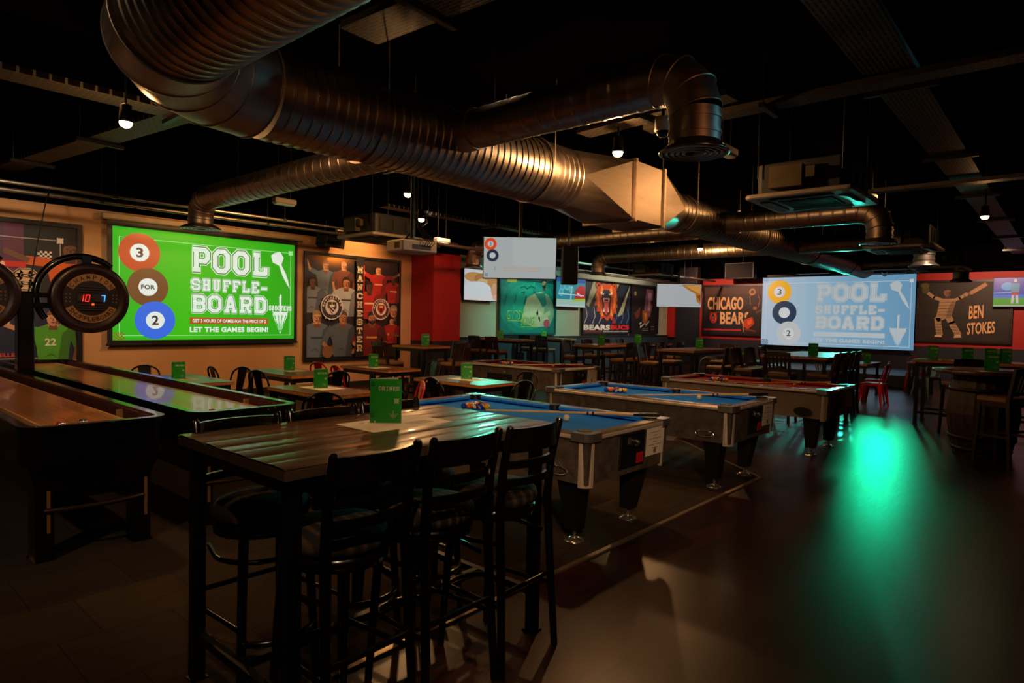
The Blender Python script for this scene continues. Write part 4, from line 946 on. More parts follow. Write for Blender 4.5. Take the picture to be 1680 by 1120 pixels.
def slat_stool(name, label, group):
    """dark wooden bar stool with upright back slats and a square tan seat; faces +y"""
    t = thing(name, label, 'bar stool', (0, 0, 0), 0, group)
    s = MB(); s.rbox((0, 0, .75), (.4, .38, .06), .05, .02); s.build('seat', PADW, t)
    for sx in (-1, 1):
        l = MB(); l.frustum((sx*.19, .18, 0), (.034, .034), (sx*.165, .15, .72), (.04, .04)); l.build('leg', DARKWOOD, t)
        l = MB(); l.frustum((sx*.2, -.22, 0), (.034, .034), (sx*.18, -.17, .74), (.042, .042)); l.frustum((sx*.18, -.17, .74), (.042, .04), (sx*.185, -.24, 1.12), (.036, .03)); l.build('leg', DARKWOOD, t)
    m_ = MB(); m_.rail([(-.185, -.235, 1.08), (-.09, -.252, 1.085), (0, -.258, 1.09), (.09, -.252, 1.085), (.185, -.235, 1.08)], .026, .08); m_.build('top_rail', DARKWOOD, t)
    m_ = MB()
    m_.box((0, -.185, .83), (.34, .022, .04))
    for i in range(5):
        x = -.125+.0625*i; m_.hexa([(x-.016, -.193, .84), (x+.016, -.193, .84), (x+.016, -.18, .84), (x-.016, -.18, .84), (x-.016, -.252, 1.06), (x+.016, -.252, 1.06), (x+.016, -.238, 1.06), (x-.016, -.238, 1.06)])
    m_.build('back_slats', DARKWOOD, t)
    m_ = MB(); m_.box((0, 0, .695), (.36, .34, .05)); m_.build('seat_frame', DARKWOOD, t)
    for q in ((0, .175, .25, .36, .03), (0, -.2, .4, .37, .03)):
        m_ = MB(); m_.box(q[:3], (q[3], .024, q[4])); m_.build('stretcher', DARKWOOD, t)
    for sx in (-1, 1):
        m_ = MB(); m_.box((sx*.18, -.02, .33), (.022, .38, .03)); m_.build('stretcher', DARKWOOD, t)
    return t
def metal_chair(name, label, m_col, group):
    """stamped sheet-metal bistro chair: hoop back with broad splat, splayed flared legs; faces +y"""
    t = thing(name, label, 'chair', (0, 0, 0), 0, group)
    s = MB(); s.rbox((0, 0, .445), (.36, .36, .022), .07, .008); s.rbox((0, 0, .458), (.26, .26, .006), .05, .002); s.build('seat', m_col, t)
    a = MB()
    for k in range(4):
        R_ = Matrix.Rotation(k*PI/2, 4, 'Z')
        pts = [(-.178, 0), (.178, 0), (.178, -.02), (.13, -.035), (.07, -.065), (-.07, -.065), (-.13, -.035), (-.178, -.02)]
        pts = [(-.18, .445), (.18, .445), (.186, .36), (.13, .385), (.07, .405), (-.07, .405), (-.13, .385), (-.186, .36)]
        a.add([(x, .178, z) for x, z in pts]+[(x, .168, z) for x, z in pts], [tuple(range(8)), tuple(range(15, 7, -1))]+[(i, (i+1) % 8, 8+(i+1) % 8, 8+i) for i in range(8)], T=R_)
    a.build('apron', m_col, t)
    for sx in (-1, 1):
        for sy in (-1, 1):
            l = MB(); l.add([(sx*.182, sy*.115, .44), (sx*.182, sy*.182, .44), (sx*.115, sy*.182, .44), (sx*.215, sy*.195, 0), (sx*.222, sy*.222, 0), (sx*.195, sy*.215, 0), (sx*.17, sy*.11, .44), (sx*.165, sy*.165, .44), (sx*.11, sy*.17, .44), (sx*.207, sy*.193, 0), (sx*.21, sy*.21, 0), (sx*.193, sy*.207, 0)],
                   [(0, 1, 4, 3), (1, 2, 5, 4), (6, 9, 10, 7), (7, 10, 11, 8), (0, 3, 9, 6), (2, 8, 11, 5), (3, 4, 10, 9), (4, 5, 11, 10), (0, 6, 7, 1), (1, 7, 8, 2)])
            l.cyl((sx*.21, sy*.21, 0), (sx*.21, sy*.21, .015), .016, n=8)
            l.build('leg', m_col, t)
    h = MB(); P = [(-.172, -.15, .45), (-.185, -.19, .6), (-.185, -.225, .72)]+[(-.185*math.cos(q), -.225-.035*math.sin(q), .72+.12*math.sin(q)) for q in [PI*i/12 for i in range(1, 12)]]+[(.185, -.225, .72), (.185, -.19, .6), (.172, -.15, .45)]
    h.sweep(P, .0125, 8); h.build('back_hoop', m_col, t)
    b = MB(); b.add([(-.05, -.172, .45), (.05, -.172, .45), (.085, -.255, .83), (-.085, -.255, .83), (-.05, -.166, .45), (.05, -.166, .45), (.085, -.249, .83), (-.085, -.249, .83)], [(0, 1, 2, 3), (7, 6, 5, 4), (0, 4, 5, 1), (1, 5, 6, 2), (2, 6, 7, 3), (3, 7, 4, 0)]); b.build('back_splat', m_col, t)
    return t
def high_table(label, x0, x1, y0, y1, z=1.05, th=.045, top=TABLEW, leg=BLKM, name='high_table', cat='table', group=None, edge=EDGEW):
    cx, cy = (x0+x1)/2, (y0+y1)/2; w, d = x1-x0, y1-y0
    t = thing(name, label, cat, (cx, cy, 0), 0, group)
    MB().rbox((0, 0, z-.003), (w, d, .006), .01, .002).build('tabletop', top, t)
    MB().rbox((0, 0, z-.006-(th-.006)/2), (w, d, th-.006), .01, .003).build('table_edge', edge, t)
    ap = MB()
    for s in (-1, 1): ap.box((0, s*(d/2-.06), z-th-.03), (w-.12, .03, .06)); ap.box((s*(w/2-.06), 0, z-th-.03), (.03, d-.12, .06))
    ap.build('apron_frame', leg, t)
    for sx in (-1, 1):
        for sy in (-1, 1):
            l = MB(); l.box((sx*(w/2-.06), sy*(d/2-.06), (z-th)/2), (.05, .05, z-th)); l.box((sx*(w/2-.06), sy*(d/2-.06), .006), (.07, .07, .012)); l.build('leg', leg, t)
    if z > .9:
        f = MB()
        for s in (-1, 1): f.box((s*(w/2-.06), 0, .2), (.035, d-.15, .035))
        f.box((0, 0, .2), (w-.15, .035, .035)); f.build('foot_rail', leg, t)
    return t
def menu(label, p, rz, first=[None]):
    """A5 green folded drinks card standing open; front faces -y"""
    if first[0]: return dup(first[0], p, rz, label, 'green drinks menus')
    t = thing('drinks_menu', label, 'menu', p, rz, 'green drinks menus'); first[0] = t
    w, h = .15, .21
    c = MB(); c.box((0, 0, h/2), (w, .0015, h)); c.build('front_cover', GREEN, t)
    a = math.radians(38); b = MB(); R_ = Matrix.Translation((-w/2, .001, 0)) @ Matrix.Rotation(a, 4, 'Z')
    b.box((w/2, 0, h/2+.001), (w, .0015, h), T=R_); b.build('back_cover', mat('menu_inside', '#c9c4b4', .5), t)
    A = Art(w, h); cr = '#d8d2bc'
    A.slab('DRINKS', w*.27, h*.74, w*.66, h*.09, cr, th=.15); A.checker(w*.77, h*.45, w*.15, 5, cr, 5); shooters(A, w*.58, h*.05, w*.34, h*.24, '#7fa86a', '#16761a', True, True)
    A.ell(w*.17, h*.03, w*.025, w*.025, cr, 12); A.rect(w*.04, h*.86, w*.12, h*.08, '#12601a'); A.rect(w*.03, h*.14, w*.13, h*.09, '#12601a')
    A.build('print', t, (-w/2, -.0012, 0))
    return t
def placemat(label, p, w, d, rz):
    t = thing('paper_placemat', label, 'placemat', p, rz, 'white paper placemats')
    MB().box((0, 0, .001), (w, d, .002)).build('sheet', WHITE, t)
    A = MB()
    for i in range(5): A.box((-w*.28+.12*w*i, d*.3, .0023), (w*.07, d*.03, .0006)); A.box((w*.2, -d*.3+d*.05*i, .0023), (w*.3, d*.012, .0006))
    A.build('print', mat('placemat_ink', '#6d6154', .7), t)
    return t
def face_cam(x, y): return math.atan2(y, x)-PI/2     # turns a card's front towards the front of the room

# ------------------------------------------------------------------ near bar table and stools
nt = high_table('tall plank-topped bar table in the foreground with green reflections', 1.08, 2.52, 1.94, 2.82, edge=mat('table_edge_dark', '#4a3a2c', .5, var=.3, scale=8))
for ch in list(nt.children):
    if ch.name.startswith('tabletop'):
        ch.data.name = 'unused'; bpy.data.objects.remove(ch)
b = MB(); nP = 7; pw = .88/nP
for i in range(nP):
    y = -.44+pw*(i+.5); cr_ = (.0022, .0008, .0026, .0012, .0024, .0006, .0018)[i]; tl = (.0016, -.0012, .002, -.0018, .0012, .0022, -.001)[i]
    vs = []; N = 8
    for j in range(N+1):
        u = -1+2*j/N; z = 1.0495+tl*u+cr_*(1-u*u)-.002*(abs(u) > .99)
        vs += [(-.72, y+u*(pw/2-.0006), z), (.72, y+u*(pw/2-.0006), z)]
    b.add(vs, [(2*j, 2*j+1, 2*j+3, 2*j+2) for j in range(N)], True)
    b.add([(-.72, y-pw/2, 1.044), (.72, y-pw/2, 1.044), (.72, y+pw/2, 1.044), (-.72, y+pw/2, 1.044)], [(0, 1, 2, 3)])
b.build('tabletop', TABLEW, nt)
placemat('white paper placemat on the near bar table under the big drinks menu', (1.93, 2.44, 1.0505), .47, .3, 0)
menu('largest green drinks menu, standing on the near bar table', (1.89, 2.465, 1.053), math.atan2(-.11, .10))
st = [ladder_stool('bar_stool', 'nearest ladder back bar stool, left of the three backs in front', FAB[0]),]
st[0].location = (1.37, 2.07, 0); st[0].rotation_euler = (0, 0, math.radians(2))
for i, (x, y, rz, l, f) in enumerate(((1.81, 2.06, 1, 'middle ladder back bar stool of the three backs in front', 1), (2.22, 2.05, 3, 'right hand ladder back bar stool of the three in front, nearest the pool table', 0),
        (1.34, 2.6, 178, 'ladder back bar stool across the table, closest to the shuffleboard tables', 2), (1.80, 2.62, 181, 'ladder back bar stool in the middle of the far side of the bar table', 1), (2.22, 2.62, 180, 'ladder back bar stool across the table, closest to the blue pool table', 0))):
    s = dup(st[0], (x, y, 0), math.radians(rz), l)
    for ch in s.children:
        if ch.name.startswith('seat') and not ch.name.startswith('seat_ring') and FAB[f] is not FAB[0]:
            ch.data = ch.data.copy(); ch.data.materials[0] = FAB[f]

# ------------------------------------------------------------------ pool tables
LAM = mat('grey_brown_laminate', '#4a4038', .5, var=.35, scale=14, spec=.35)
LAM2 = mat('silver_cream_laminate', '#6e6154', .45, var=.08, scale=6)
RAILM = mat('rail_top_laminate', '#6a5a4c', .25, var=.25, scale=12, coat=.6)
BALLC = [('yellow', '#d9a416'), ('blue', '#1a3a9a'), ('red', '#b81a14'), ('purple', '#4a1c5c'), ('orange', '#d8601a'), ('green', '#145c30'), ('maroon', '#6c1616')]
def pool_table(where, c, cloth_name, cloth, body=LAM, badge=0, slot=False, cue=None, cueball=(0, 0)):
    t = thing('pool_table', where, 'pool table', (c[0], c[1], 0)); W, L_ = 1.13, 2.17
    w2, l2 = W/2, L_/2
    CL = mat(cloth_name, cloth, .9, var=.06, scale=3, spec=.15)
    b = MB(); k = .035; zb, zt = .46, .752
    b.hexa([(-w2+k, -l2+k, zb), (w2-k, -l2+k, zb), (w2-k, l2-k, zb), (-w2+k, l2-k, zb), (-w2+.02, -l2+.02, zt), (w2-.02, -l2+.02, zt), (w2-.02, l2-.02, zt), (-w2+.02, l2-.02, zt)])
    b.build('cabinet', body, t)
    r = MB()
    for s in (-1, 1):
        r.rbox((s*(w2-.05), 0, .782), (.1, L_-.2, .05), .012, .012); r.nxt(); r.rbox((0, s*(l2-.05), .782), (W-.2, .1, .05), .012, .012); r.nxt()
    r.build_parts('rail', RAILM, t)
    tr = MB()
    for s in (-1, 1): tr.rbox((s*(w2-.006), 0, .782), (.02, L_-.22, .03), .006, .006); tr.nxt(); tr.rbox((0, s*(l2-.006), .782), (W-.22, .02, .03), .006, .006); tr.nxt()
    tr.build_parts('rail_trim', ALU, t)
    cc = MB(); po = MB(); pk = MB()
    for sx in (-1, 1):
        for sy in (-1, 1):
            q = [(0, -.15), (0, -.04), (-.012, -.014), (-.04, 0), (-.15, 0), (-.15, -.05), (-.1, -.1), (-.05, -.15)]
            poly = [(sx*(w2+.006+a), sy*(l2+.006+d)) for a, d in q]
            if sx*sy < 0: poly.reverse()
            cc.prism(poly, .755, .812); cc.nxt()
            pts = [(sx*(w2-.015+.0-.075*(1-math.cos(g))), sy*(l2-.015-.075*(1-math.sin(g)))) for g in [PI/2*i/6 for i in range(7)]]
            pts = pts+[(sx*(w2-.09), sy*(l2-.09))]
            if sx*sy < 0: pts.reverse()
            n = len(pts); po.add([(x*.985, y*.99, .44) for x, y in pts]+[(x, y, .756) for x, y in pts], [tuple(range(n-1, -1, -1)), tuple(range(n, 2*n))]+[(i, (i+1) % n, n+(i+1) % n, n+i) for i in range(n)]); po.nxt()
            pk.cyl((sx*(w2-.12), sy*(l2-.12), .755), (sx*(w2-.12), sy*(l2-.12), .815), .055, n=18); pk.nxt()
        pk.cyl((sx*(w2-.09), 0, .755), (sx*(w2-.09), 0, .813), .05, n=18); pk.nxt()
    cc.build_parts('corner_cap', CHROME, t); po.build_parts('corner_post', ALU, t); pk.build_parts('pocket', BLKP, t)
    MB().box((0, 0, .756), (W-.2, L_-.2, .02)).build('cloth_bed', CL, t)
    cu = MB()
    def cushion(a, bb, inw):
        a = Vector(a); bb = Vector(bb); n = Vector(inw); d = (bb-a).normalized()*.03
        cu.add([a+Vector((0, 0, .768)), bb+Vector((0, 0, .768)), bb+Vector((0, 0, .804)), a+Vector((0, 0, .804)), a+d+n*.05+Vector((0, 0, .78)), bb-d+n*.05+Vector((0, 0, .78)), bb-d+n*.05+Vector((0, 0, .797)), a+d+n*.05+Vector((0, 0, .797))],
               [(3, 2, 6, 7), (4, 5, 6, 7), (0, 1, 5, 4), (0, 4, 7, 3), (1, 2, 6, 5)]); cu.nxt()
    for s in (-1, 1):
        for y0_, y1_ in ((-l2+.19, -.06), (.06, l2-.19)): cushion((s*(w2-.1), y0_, 0), (s*(w2-.1), y1_, 0), (-s, 0, 0))
        cushion((-w2+.19, s*(l2-.1), 0), (w2-.19, s*(l2-.1), 0), (0, -s, 0))
    cu.build_parts('cushion', CL, t)
    for sx in (-1, 1):
        for sy in (-1, 1):
            l = MB(); l.frustum((sx*.36, sy*.84, .09), (.1, .1), (sx*.41, sy*.86, .47), (.17, .17)); l = l.build('leg', BLKP, t)
            f = MB(); f.cyl((sx*.36, sy*.84, .03), (sx*.36, sy*.84, .1), .014, n=10); f.lathe([(.001, .03), (.02, .032), (.06, .018), (.075, .004), (.075, 0), (.001, 0)], (sx*.36, sy*.84, 0), 22); f.build('foot', CHROME, l)
    cp = MB(); cp.rbox((0, 0, 0), (.33, .012, .25), .004, .004); o = cp.build('coin_panel', BLKP, t, (.01, -l2+.014, .635)); o.rotation_euler = (math.radians(3), 0, 0)
    g = MB(); g.box((-.06, -.008, .07), (.03, .008, .05)); g.cyl((.04, -.006, .06), (.04, -.03, .05), .012, n=10); g.box((.05, -.008, .03), (.05, .006, .012)); g.build('coin_slot', CHROME, o)
    g = MB(); g.box((.1, -.008, -.07), (.085, .004, .075)); g.build('red_sticker', mat('red_sticker', '#c81c1c', .4), o); 
    A = MB(); A.box((.085, -.0105, -.07), (.008, .002, .05)); A.box((.115, -.0105, -.07), (.008, .002, .05)); A.build('sticker_print', mat('sticker_print', '#5a0c0c', .5), o)
    n = MB(); n.box((0, 0, 0), (.26, .004, .21)); o = n.build('paper_notice', WHITE, t, (.345, -l2+.016, .655)); o.rotation_euler = (math.radians(3), 0, 0)
    n = MB()
    for i, wd in enumerate((.16, .06, .18, .06, .2, .1)): n.box((0, -.0026, .07-.024*i), (wd, .0015, .004))
    n.cyl((0, -.0015, -.07), (0, -.0035, -.07), .022, n=14); n.build('notice_print', mat('notice_ink', '#7a6a5c', .7), o)
    if badge == 1:
        g = MB(); g.sweep([(0, .09*math.cos(q), .03*math.sin(q)) for q in [2*PI*i/20 for i in range(21)]], .004, 6); g.sweep([(0, -.05, .02), (0, -.02, .05), (0, .0, .02), (0, .03, .06), (0, .05, .02)], .004, 6)
        g.build('maker_badge', CHROME, t, (-w2+.012, -l2+.27, .535))
    elif badge == 2:
        g = MB(); g.sweep([(-.002, 0, 0), (.004, 0, 0)], .05, 24, up=(0, 1, 0), squash=2.0); g.build('oval_badge', BLKP, t, (-w2+.012, -l2+.3, .54))
    if slot:
        g = MB(); g.box((-w2+.024, .18, .61), (.02, .55, .09)); g.build('return_slot', BLKP, t)
        g = MB()
        for y in (-.02, .3): g.ball((-w2+.018, y+.08, .685), .012, 10, 6); g.nxt()
        g.build_parts('bolt', CHROME, t)
    # balls, each on its own
    r_ = .026; z_ = .766+r_; y0_ = .38; nm = {(4.04): 'nearest blue table', 6.19: 'second blue table', 8.52: 'right hand red table', 8.4: 'left hand red table'}[c[0]]
    order = [0, 8, 2, 10, 14, 3, 4, 12, 9, 6, 1, 7, 11, 13, 5]; k = 0
    for row in range(5):
        for j in range(row+1):
            i = order[k]; k += 1
            x = c[0]+(j-row/2)*r_*2.03; y = c[1]+y0_+row*r_*1.77
            b = MB()
            if i == 14: nme = 'black eight'; b.use(mat('ball_black', '#0d0d0f', .12, coat=.5)); b.ball((0, 0, 0), r_, 16, 10)
            else:
                cn, cc_ = BALLC[i % 7]; solid = i < 7; nme = cn+(' solid' if solid else ' striped'); m1 = mat('ball_'+cn, cc_, .12, coat=.5, var=.03); m2 = mat('ball_ivory', '#d8cba8', .12, coat=.5, var=.03)
                b.use(m1); a = .5 if not solid else 1.
                for m_, lo, hi in ((m2 if not solid else m1, 0, .32), (m1, .32, .68), (m2 if not solid else m1, .68, 1)):
                    b.use(m_); b.lathe([(max(r_*math.sin(PI*(lo+(hi-lo)*q/4)), .0001), -r_*math.cos(PI*(lo+(hi-lo)*q/4))) for q in range(5)], (0, 0, 0), 16)
            b.use(mat('ball_spot', '#d8cba8', .2)); b.cyl((0, 0, r_*.985), (0, 0, r_*1.0), r_*.3, n=10)
            o = b.build('pool_ball'); o.location = (x, y, z_); o.rotation_euler = (random.random()*2.5, random.random()*2.5, random.random()*3)
            tag(o, '%s pool ball in the rack on the %s' % (nme, nm), 'pool ball', 'racked pool balls')
    b = MB(); b.ball((0, 0, 0), r_, 20, 12); o = b.build('cue_ball', mat('ball_ivory', '#d8cba8', .12, coat=.5)); o.location = (c[0]+cueball[0], c[1]+cueball[1], z_)
    tag(o, 'ivory cue ball on the cloth of the %s' % nm, 'cue ball', 'cue balls')
    if cue:
        a, bb = Vector(cue[0]), Vector(cue[1]); t2 = thing('pool_cue', 'pool cue lying across the cloth and rail of the %s' % nm, 'pool cue', a); d = bb-a
        s = MB(); s.sweep([(0, 0, 0), d*.5, d*.86], [.0065, .01, .013], 10); s.build('shaft', mat('cue_maple', '#d0a668', .3, var=.1), t2)
        s = MB(); s.sweep([d*.86, d], [.0135, .0155], 10); s.build('butt', BLK, t2)
        s = MB(); s.sweep([d*-.012, d*.0], [.0055, .006], 8); s.build('tip', mat('cue_tip', '#2a5a78', .8), t2)
        s = MB()
        for q in (.6, .63): s.sweep([d*q, d*(q+.012)], [.0125, .0125], 10); s.nxt()
        s.build_parts('ring', BLKP, t2)
    return t
pool_table('nearest pool table, blue cloth, directly behind the bar stools', (4.04, 3.46), 'blue_baize', '#0a6ed2', LAM, 1, False, ((3.9, 3.72, .79), (4.5, 2.42, .836)), (.03, -.46))
pool_table('second pool table with blue cloth, in the middle of the row', (6.19, 3.38), 'blue_baize', '#0a6ed2', LAM, 1, False, ((5.86, 3.5, .79), (6.72, 2.38, .836)), (.06, -.47))
pool_table('silver pool table with red cloth and oval badge, right end of the row', (8.52, 3.2), 'red_baize', '#8f1610', LAM2, 2, False, ((8.22, 3.36, .79), (9.0, 2.2, .836)), (.22, -.45))
pool_table('pool table with dark red cloth at the back behind the others', (8.4, 7.02), 'dark_red_baize', '#6a1018', LAM, 0, True, ((8.2, 7.2, .79), (8.9, 6.0, .836)), (.22, -.36))

# ------------------------------------------------------------------ shuffleboard tables
BOARDW = plank_mat('shuffleboard_maple', '#b0743c', '#96602e', '#5a3416', .3, .06, 4.0, rot=PI/2, grain=.4, coat=.3, bump=.04)
GUTTER = mat('shuffleboard_gutter', '#4a1e14', .6, var=.15, scale=20)
def shuffleboard(label, xc, w, y0, y1):
    t = thing('shuffleboard_table', label, 'shuffleboard table', (xc, y0, 0)); L_ = y1-y0
    def rr(inset, r):
        x, o = w/2-inset, []
        for cx, cy, a in ((-x+r, inset+r, PI), (x-r, inset+r, 1.5*PI), (x-r, L_-inset-r, 0), (-x+r, L_-inset-r, .5*PI)):
            for i in range(7): q = a+PI/2*i/6; o.append((cx+r*math.cos(q), cy+r*math.sin(q)))
        return o
    def ringwall(o_, i_, z0, z1, m_, name):
        n = len(o_); b = MB(); b.add([(x, y, z0) for x, y in o_]+[(x, y, z1) for x, y in o_]+[(x, y, z1) for x, y in i_]+[(x, y, z0) for x, y in i_],
            [f for k in range(n) for f in ((k, (k+1) % n, n+(k+1) % n, n+k), (n+k, n+(k+1) % n, 2*n+(k+1) % n, 2*n+k), (2*n+k, 2*n+(k+1) % n, 3*n+(k+1) % n, 3*n+k))]); return b.build(name, m_, t)
    ringwall(rr(0, .13), rr(.045, .095), .62, .85, BLK, 'cradle_wall')
    ringwall(rr(-.006, .134), rr(.05, .09), .835, .86, BLK, 'top_rim')
    b = MB(); b.prism(rr(.03, .1), .62, .66); b.build('cradle_floor', GUTTER, t)
    b = MB()
    for s in (-1, 1): b.box((s*(w/2-.052), L_/2, .75), (.012, L_-.3, .18)); b.nxt()
    b.build_parts('gutter_lining', GUTTER, t)
    b = MB(); b.rbox((0, L_/2, .785), (w-.34, L_-.12, .05), .02, .004); b.build('playing_board', BOARDW, t)
    b = MB()
    for s in (-1, 1): b.box((s*(w/2-.168), L_/2, .797), (.012, L_-.12, .03)); b.nxt(); b.box((s*(w/2-.075), .75, .74), (.04, .03, .17)); b.nxt()
    b.build_parts('board_edge', mat('pale_maple_edge', '#b98a58', .4), t)
    b = MB(); b.hexa([(-w/2+.12, .16, .36), (w/2-.12, .16, .36), (w/2-.12, L_-.2, .36), (-w/2+.12, L_-.2, .36), (-w/2+.03, .06, .62), (w/2-.03, .06, .62), (w/2-.03, L_-.06, .62), (-w/2+.03, L_-.06, .62)]); b.build('underframe', BLK, t)
    for y in (.2, L_/2, L_-.4):
        for s in (-1, 1):
            l = MB(); l.box((s*(w/2-.13), y, .25), (.1, .16, .5)); l.box((s*(w/2-.13), y, .006), (.12, .18, .012)); l = l.build('leg', BLK, t)
            e = MB(); e.box((s*(w/2-.13)+.02, y-.082, .31), (.018, .006, .26)); e.build('edge_strip', mat('leg_strip', '#8a5a2c', .4), l)
        r_ = MB(); r_.sweep([((w/2-.13)*q, y-.08-.05*(1-q*q), .32) for q in [(-1+i/5) for i in range(11)]], .016, 8); r_.build('stretcher', DARKWOOD, t)
    return t
shuffleboard('near shuffleboard table at the left edge with four pucks on it', 1.31, .81, 4.6, 10.9)
shuffleboard('second shuffleboard table, behind the near one along the left wall', 2.285, .81, 4.6, 10.9)
def puck(x, y, cap, label):
    t = thing('shuffleboard_puck', label, 'puck', (x, y, .8105), 0, 'shuffleboard pucks')
    b = MB(); b.lathe([(.001, 0), (.026, 0), (.029, .004), (.029, .015), (.026, .018), (.001, .018)], (0, 0, 0), 20); b.build('weight', CHROME, t)
    b = MB(); b.lathe([(.022, .018), (.021, .026), (.017, .029), (.001, .029)], (0, 0, 0), 20); b.build('cap', cap, t)
CAPK, CAPR = mat('puck_cap_dark', '#1c0d0a', .3), mat('puck_cap_red', '#8a1a12', .3)
PX = (((1.17, 4.92), CAPR, 'leftmost puck'), ((1.185, 4.74), CAPR, 'lowest puck in view'), ((1.295, 4.94), CAPK, 'rearmost puck'), ((1.31, 4.72), CAPK, 'rightmost puck'))
for (x, y), c_, l in PX: puck(x, y, c_, l+' of the four on the near shuffleboard table')
for (x, y), c_, l in (((2.11, 4.86), CAPR, 'leftmost puck'), ((2.105, 4.71), CAPR, 'second puck from the left'), ((2.22, 4.8), CAPK, 'third puck from the left'), ((2.225, 4.71), CAPK, 'rightmost puck')): puck(x, y, c_, l+' of the four on the second shuffleboard table')

# ------------------------------------------------------------------ electronic scoreboard on its post
t = thing('scoreboard_tower', 'black post between the shuffleboard tables carrying two round electronic scoreboards', 'scoreboard', (1.797, 9.02, 0))
MB().rbox((0, 0, .88), (.16, .16, 1.76), .02, .01).build('post', BLK, t)
MB().rbox((0, 0, .02), (.17, .5, .04), .02, .01).build('base', BLK, t)
m_ = MB(); m_.box((0, 0, 1.61), (.8, .06, .06)); m_.nxt(); m_.box((0, 0, 1.73), (.8, .06, .06)); m_.nxt(); m_.build_parts('cross_bar', BLK, t)
HOOD = mat('dark_brown_lacquer', '#2a1712', .3, var=.15)
for cx, a, b_ in ((.63, '10', '7'), (-.46, '0', '0')):
    cz, R_ = 1.709, .42
    T_ = Matrix.Translation((cx, -.06, cz)) @ Matrix.Rotation(PI/2, 4, 'X')
    d = MB(); d.lathe([(.001, -.09), (R_*.96, -.09), (R_, -.06), (R_, .04), (R_*.96, .065), (R_*.8, .06), (R_*.76, .05), (.001, .05)], (0, 0, 0), 48, T_); disc = d.build('score_dial', HOOD, t)
    h = MB(); h.sweep([(cx-.05+R_*1.12*math.cos(q), .03, cz+.03+R_*1.12*math.sin(q)) for q in [PI*(.28+.92*i/24) for i in range(25)]], .04, 10); h.build('hoop', BLK, t)
    h = MB(); h.box((cx-.02, .0, cz+R_+.04), (.1, .05, .1)); h.nxt(); h.box((cx-R_*1.05, .02, cz-.1), (.12, .05, .06)); h.nxt(); h.build_parts('hoop_bracket', BLK, t)
    A = Art(1, 1)
    A.ell(0, 0, R_*.7, R_*.7, '#15100f', 40)
    tan = '#a87c4c'
    A.ring(0, 0, R_*.5, R_*.7, tan, PI*.16, PI*.84, 30); A.ring(0, 0, R_*.5, R_*.7, tan, PI*1.14, PI*1.86, 30)
    for txt, a0, a1, flip in (('CHAMPION', PI*.8, PI*.2, 0), ('SHUFFLEBOARD', PI*1.19, PI*1.81, 1)):
        for i, ch in enumerate(txt):
            q = a0+(a1-a0)*i/(len(txt)-1); rot = q-PI/2+(PI if flip else 0); hh = R_*.12; ww = R_*.09
            px, py = R_*.6*math.cos(q), R_*.6*math.sin(q)
            ox = px-ww/2*math.cos(rot)+hh/2*math.sin(rot); oy = py-ww/2*math.sin(rot)-hh/2*math.cos(rot)
            A.text(ch, ox, oy, ww, hh, '#22160f', .02, 0, rot)
    for s in (-1, 1):
        for i in range(3):
            for j in range(2): A.star(s*R_*(.53+.09*j), R_*(-.1+.1*i), R_*.026, '#6f5a40')
    A.rect(-R_*.36, -R_*.1, R_*.32, R_*.2, '#2e2422'); A.rect(R_*.05, -R_*.1, R_*.32, R_*.2, '#22242c')
    for k in range(3): A.rect(-R_*.3, R_*(.17+.07*k), R_*.6, R_*.035, '#2c221c'); A.rect(-R_*.3, -R_*(.2+.07*k), R_*.6, R_*.035, '#2c221c')
    o = A.build('dial_print', disc, (cx, -.125, cz)); 
    E_ = Art(1, 1, 3.0); E_.step = .0003
    SEG = {'0': 'abcdef', '1': 'bc', '7': 'abc'}
    def digit(ch, x, col):
        w_, h_ = R_*.09, R_*.18
        S = {'a': ((0, h_), (w_, h_)), 'b': ((w_, h_), (w_, h_/2)), 'c': ((w_, h_/2), (w_, 0)), 'd': ((0, 0), (w_, 0)), 'e': ((0, 0), (0, h_/2)), 'f': ((0, h_/2), (0, h_))}
        for sg in SEG[ch]: (u0, v0), (u1, v1) = S[sg]; E_.line([(x+u0+v0*.15, v0-h_/2), (x+u1+v1*.15, v1-h_/2)], R_*.016, col)
    for i, ch in enumerate(a): digit(ch, -R_*.33+R_*.15*i, '#ff2a22')
    digit(b_, R_*.2, '#3a9cff'); E_.rect(-R_*.02, -R_*.2, R_*.06, R_*.05, '#ff4a1a')
    E_.build('led_digits', disc, (cx, -.165, cz))

# ------------------------------------------------------------------ low tables near the left wall
LT = [('low wooden table closest to the left wall corner behind the shuffleboard', 2.8, 3.55, 7.55, 8.8), ('low wooden table under the right edge of the green screen', 4.4, 5.08, 7.75, 9.05), ('low wooden table with green glare, in front of the left wall tables', 3.56, 4.2, 5.6, 6.8), ('low wooden table below the two-crest football poster', 5.98, 6.62, 7.75, 9.02), ('low orange-edged wooden table beside the dark red pool table', 5.56, 6.25, 5.4, 6.66)]
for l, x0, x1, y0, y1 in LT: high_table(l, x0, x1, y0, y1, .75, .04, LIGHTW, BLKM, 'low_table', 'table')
MN = [((3.14, 8.16), LT[0][0]), ((4.82, 8.55), LT[1][0]), ((3.92, 6.28), LT[2][0]), ((6.16, 8.36), LT[3][0]), ((5.96, 6.05), LT[4][0])]
for (x, y), l in MN:
    placemat('white paper placemat on the '+l.split(',')[0].replace(' wooden', ''), (x+.03, y+.02, .7505), .3, .46, 0)
    menu('green drinks menu on the '+l.split(',')[0].replace(' wooden', ''), (x, y, .7535), face_cam(x, y)+random.uniform(-.15, .15))
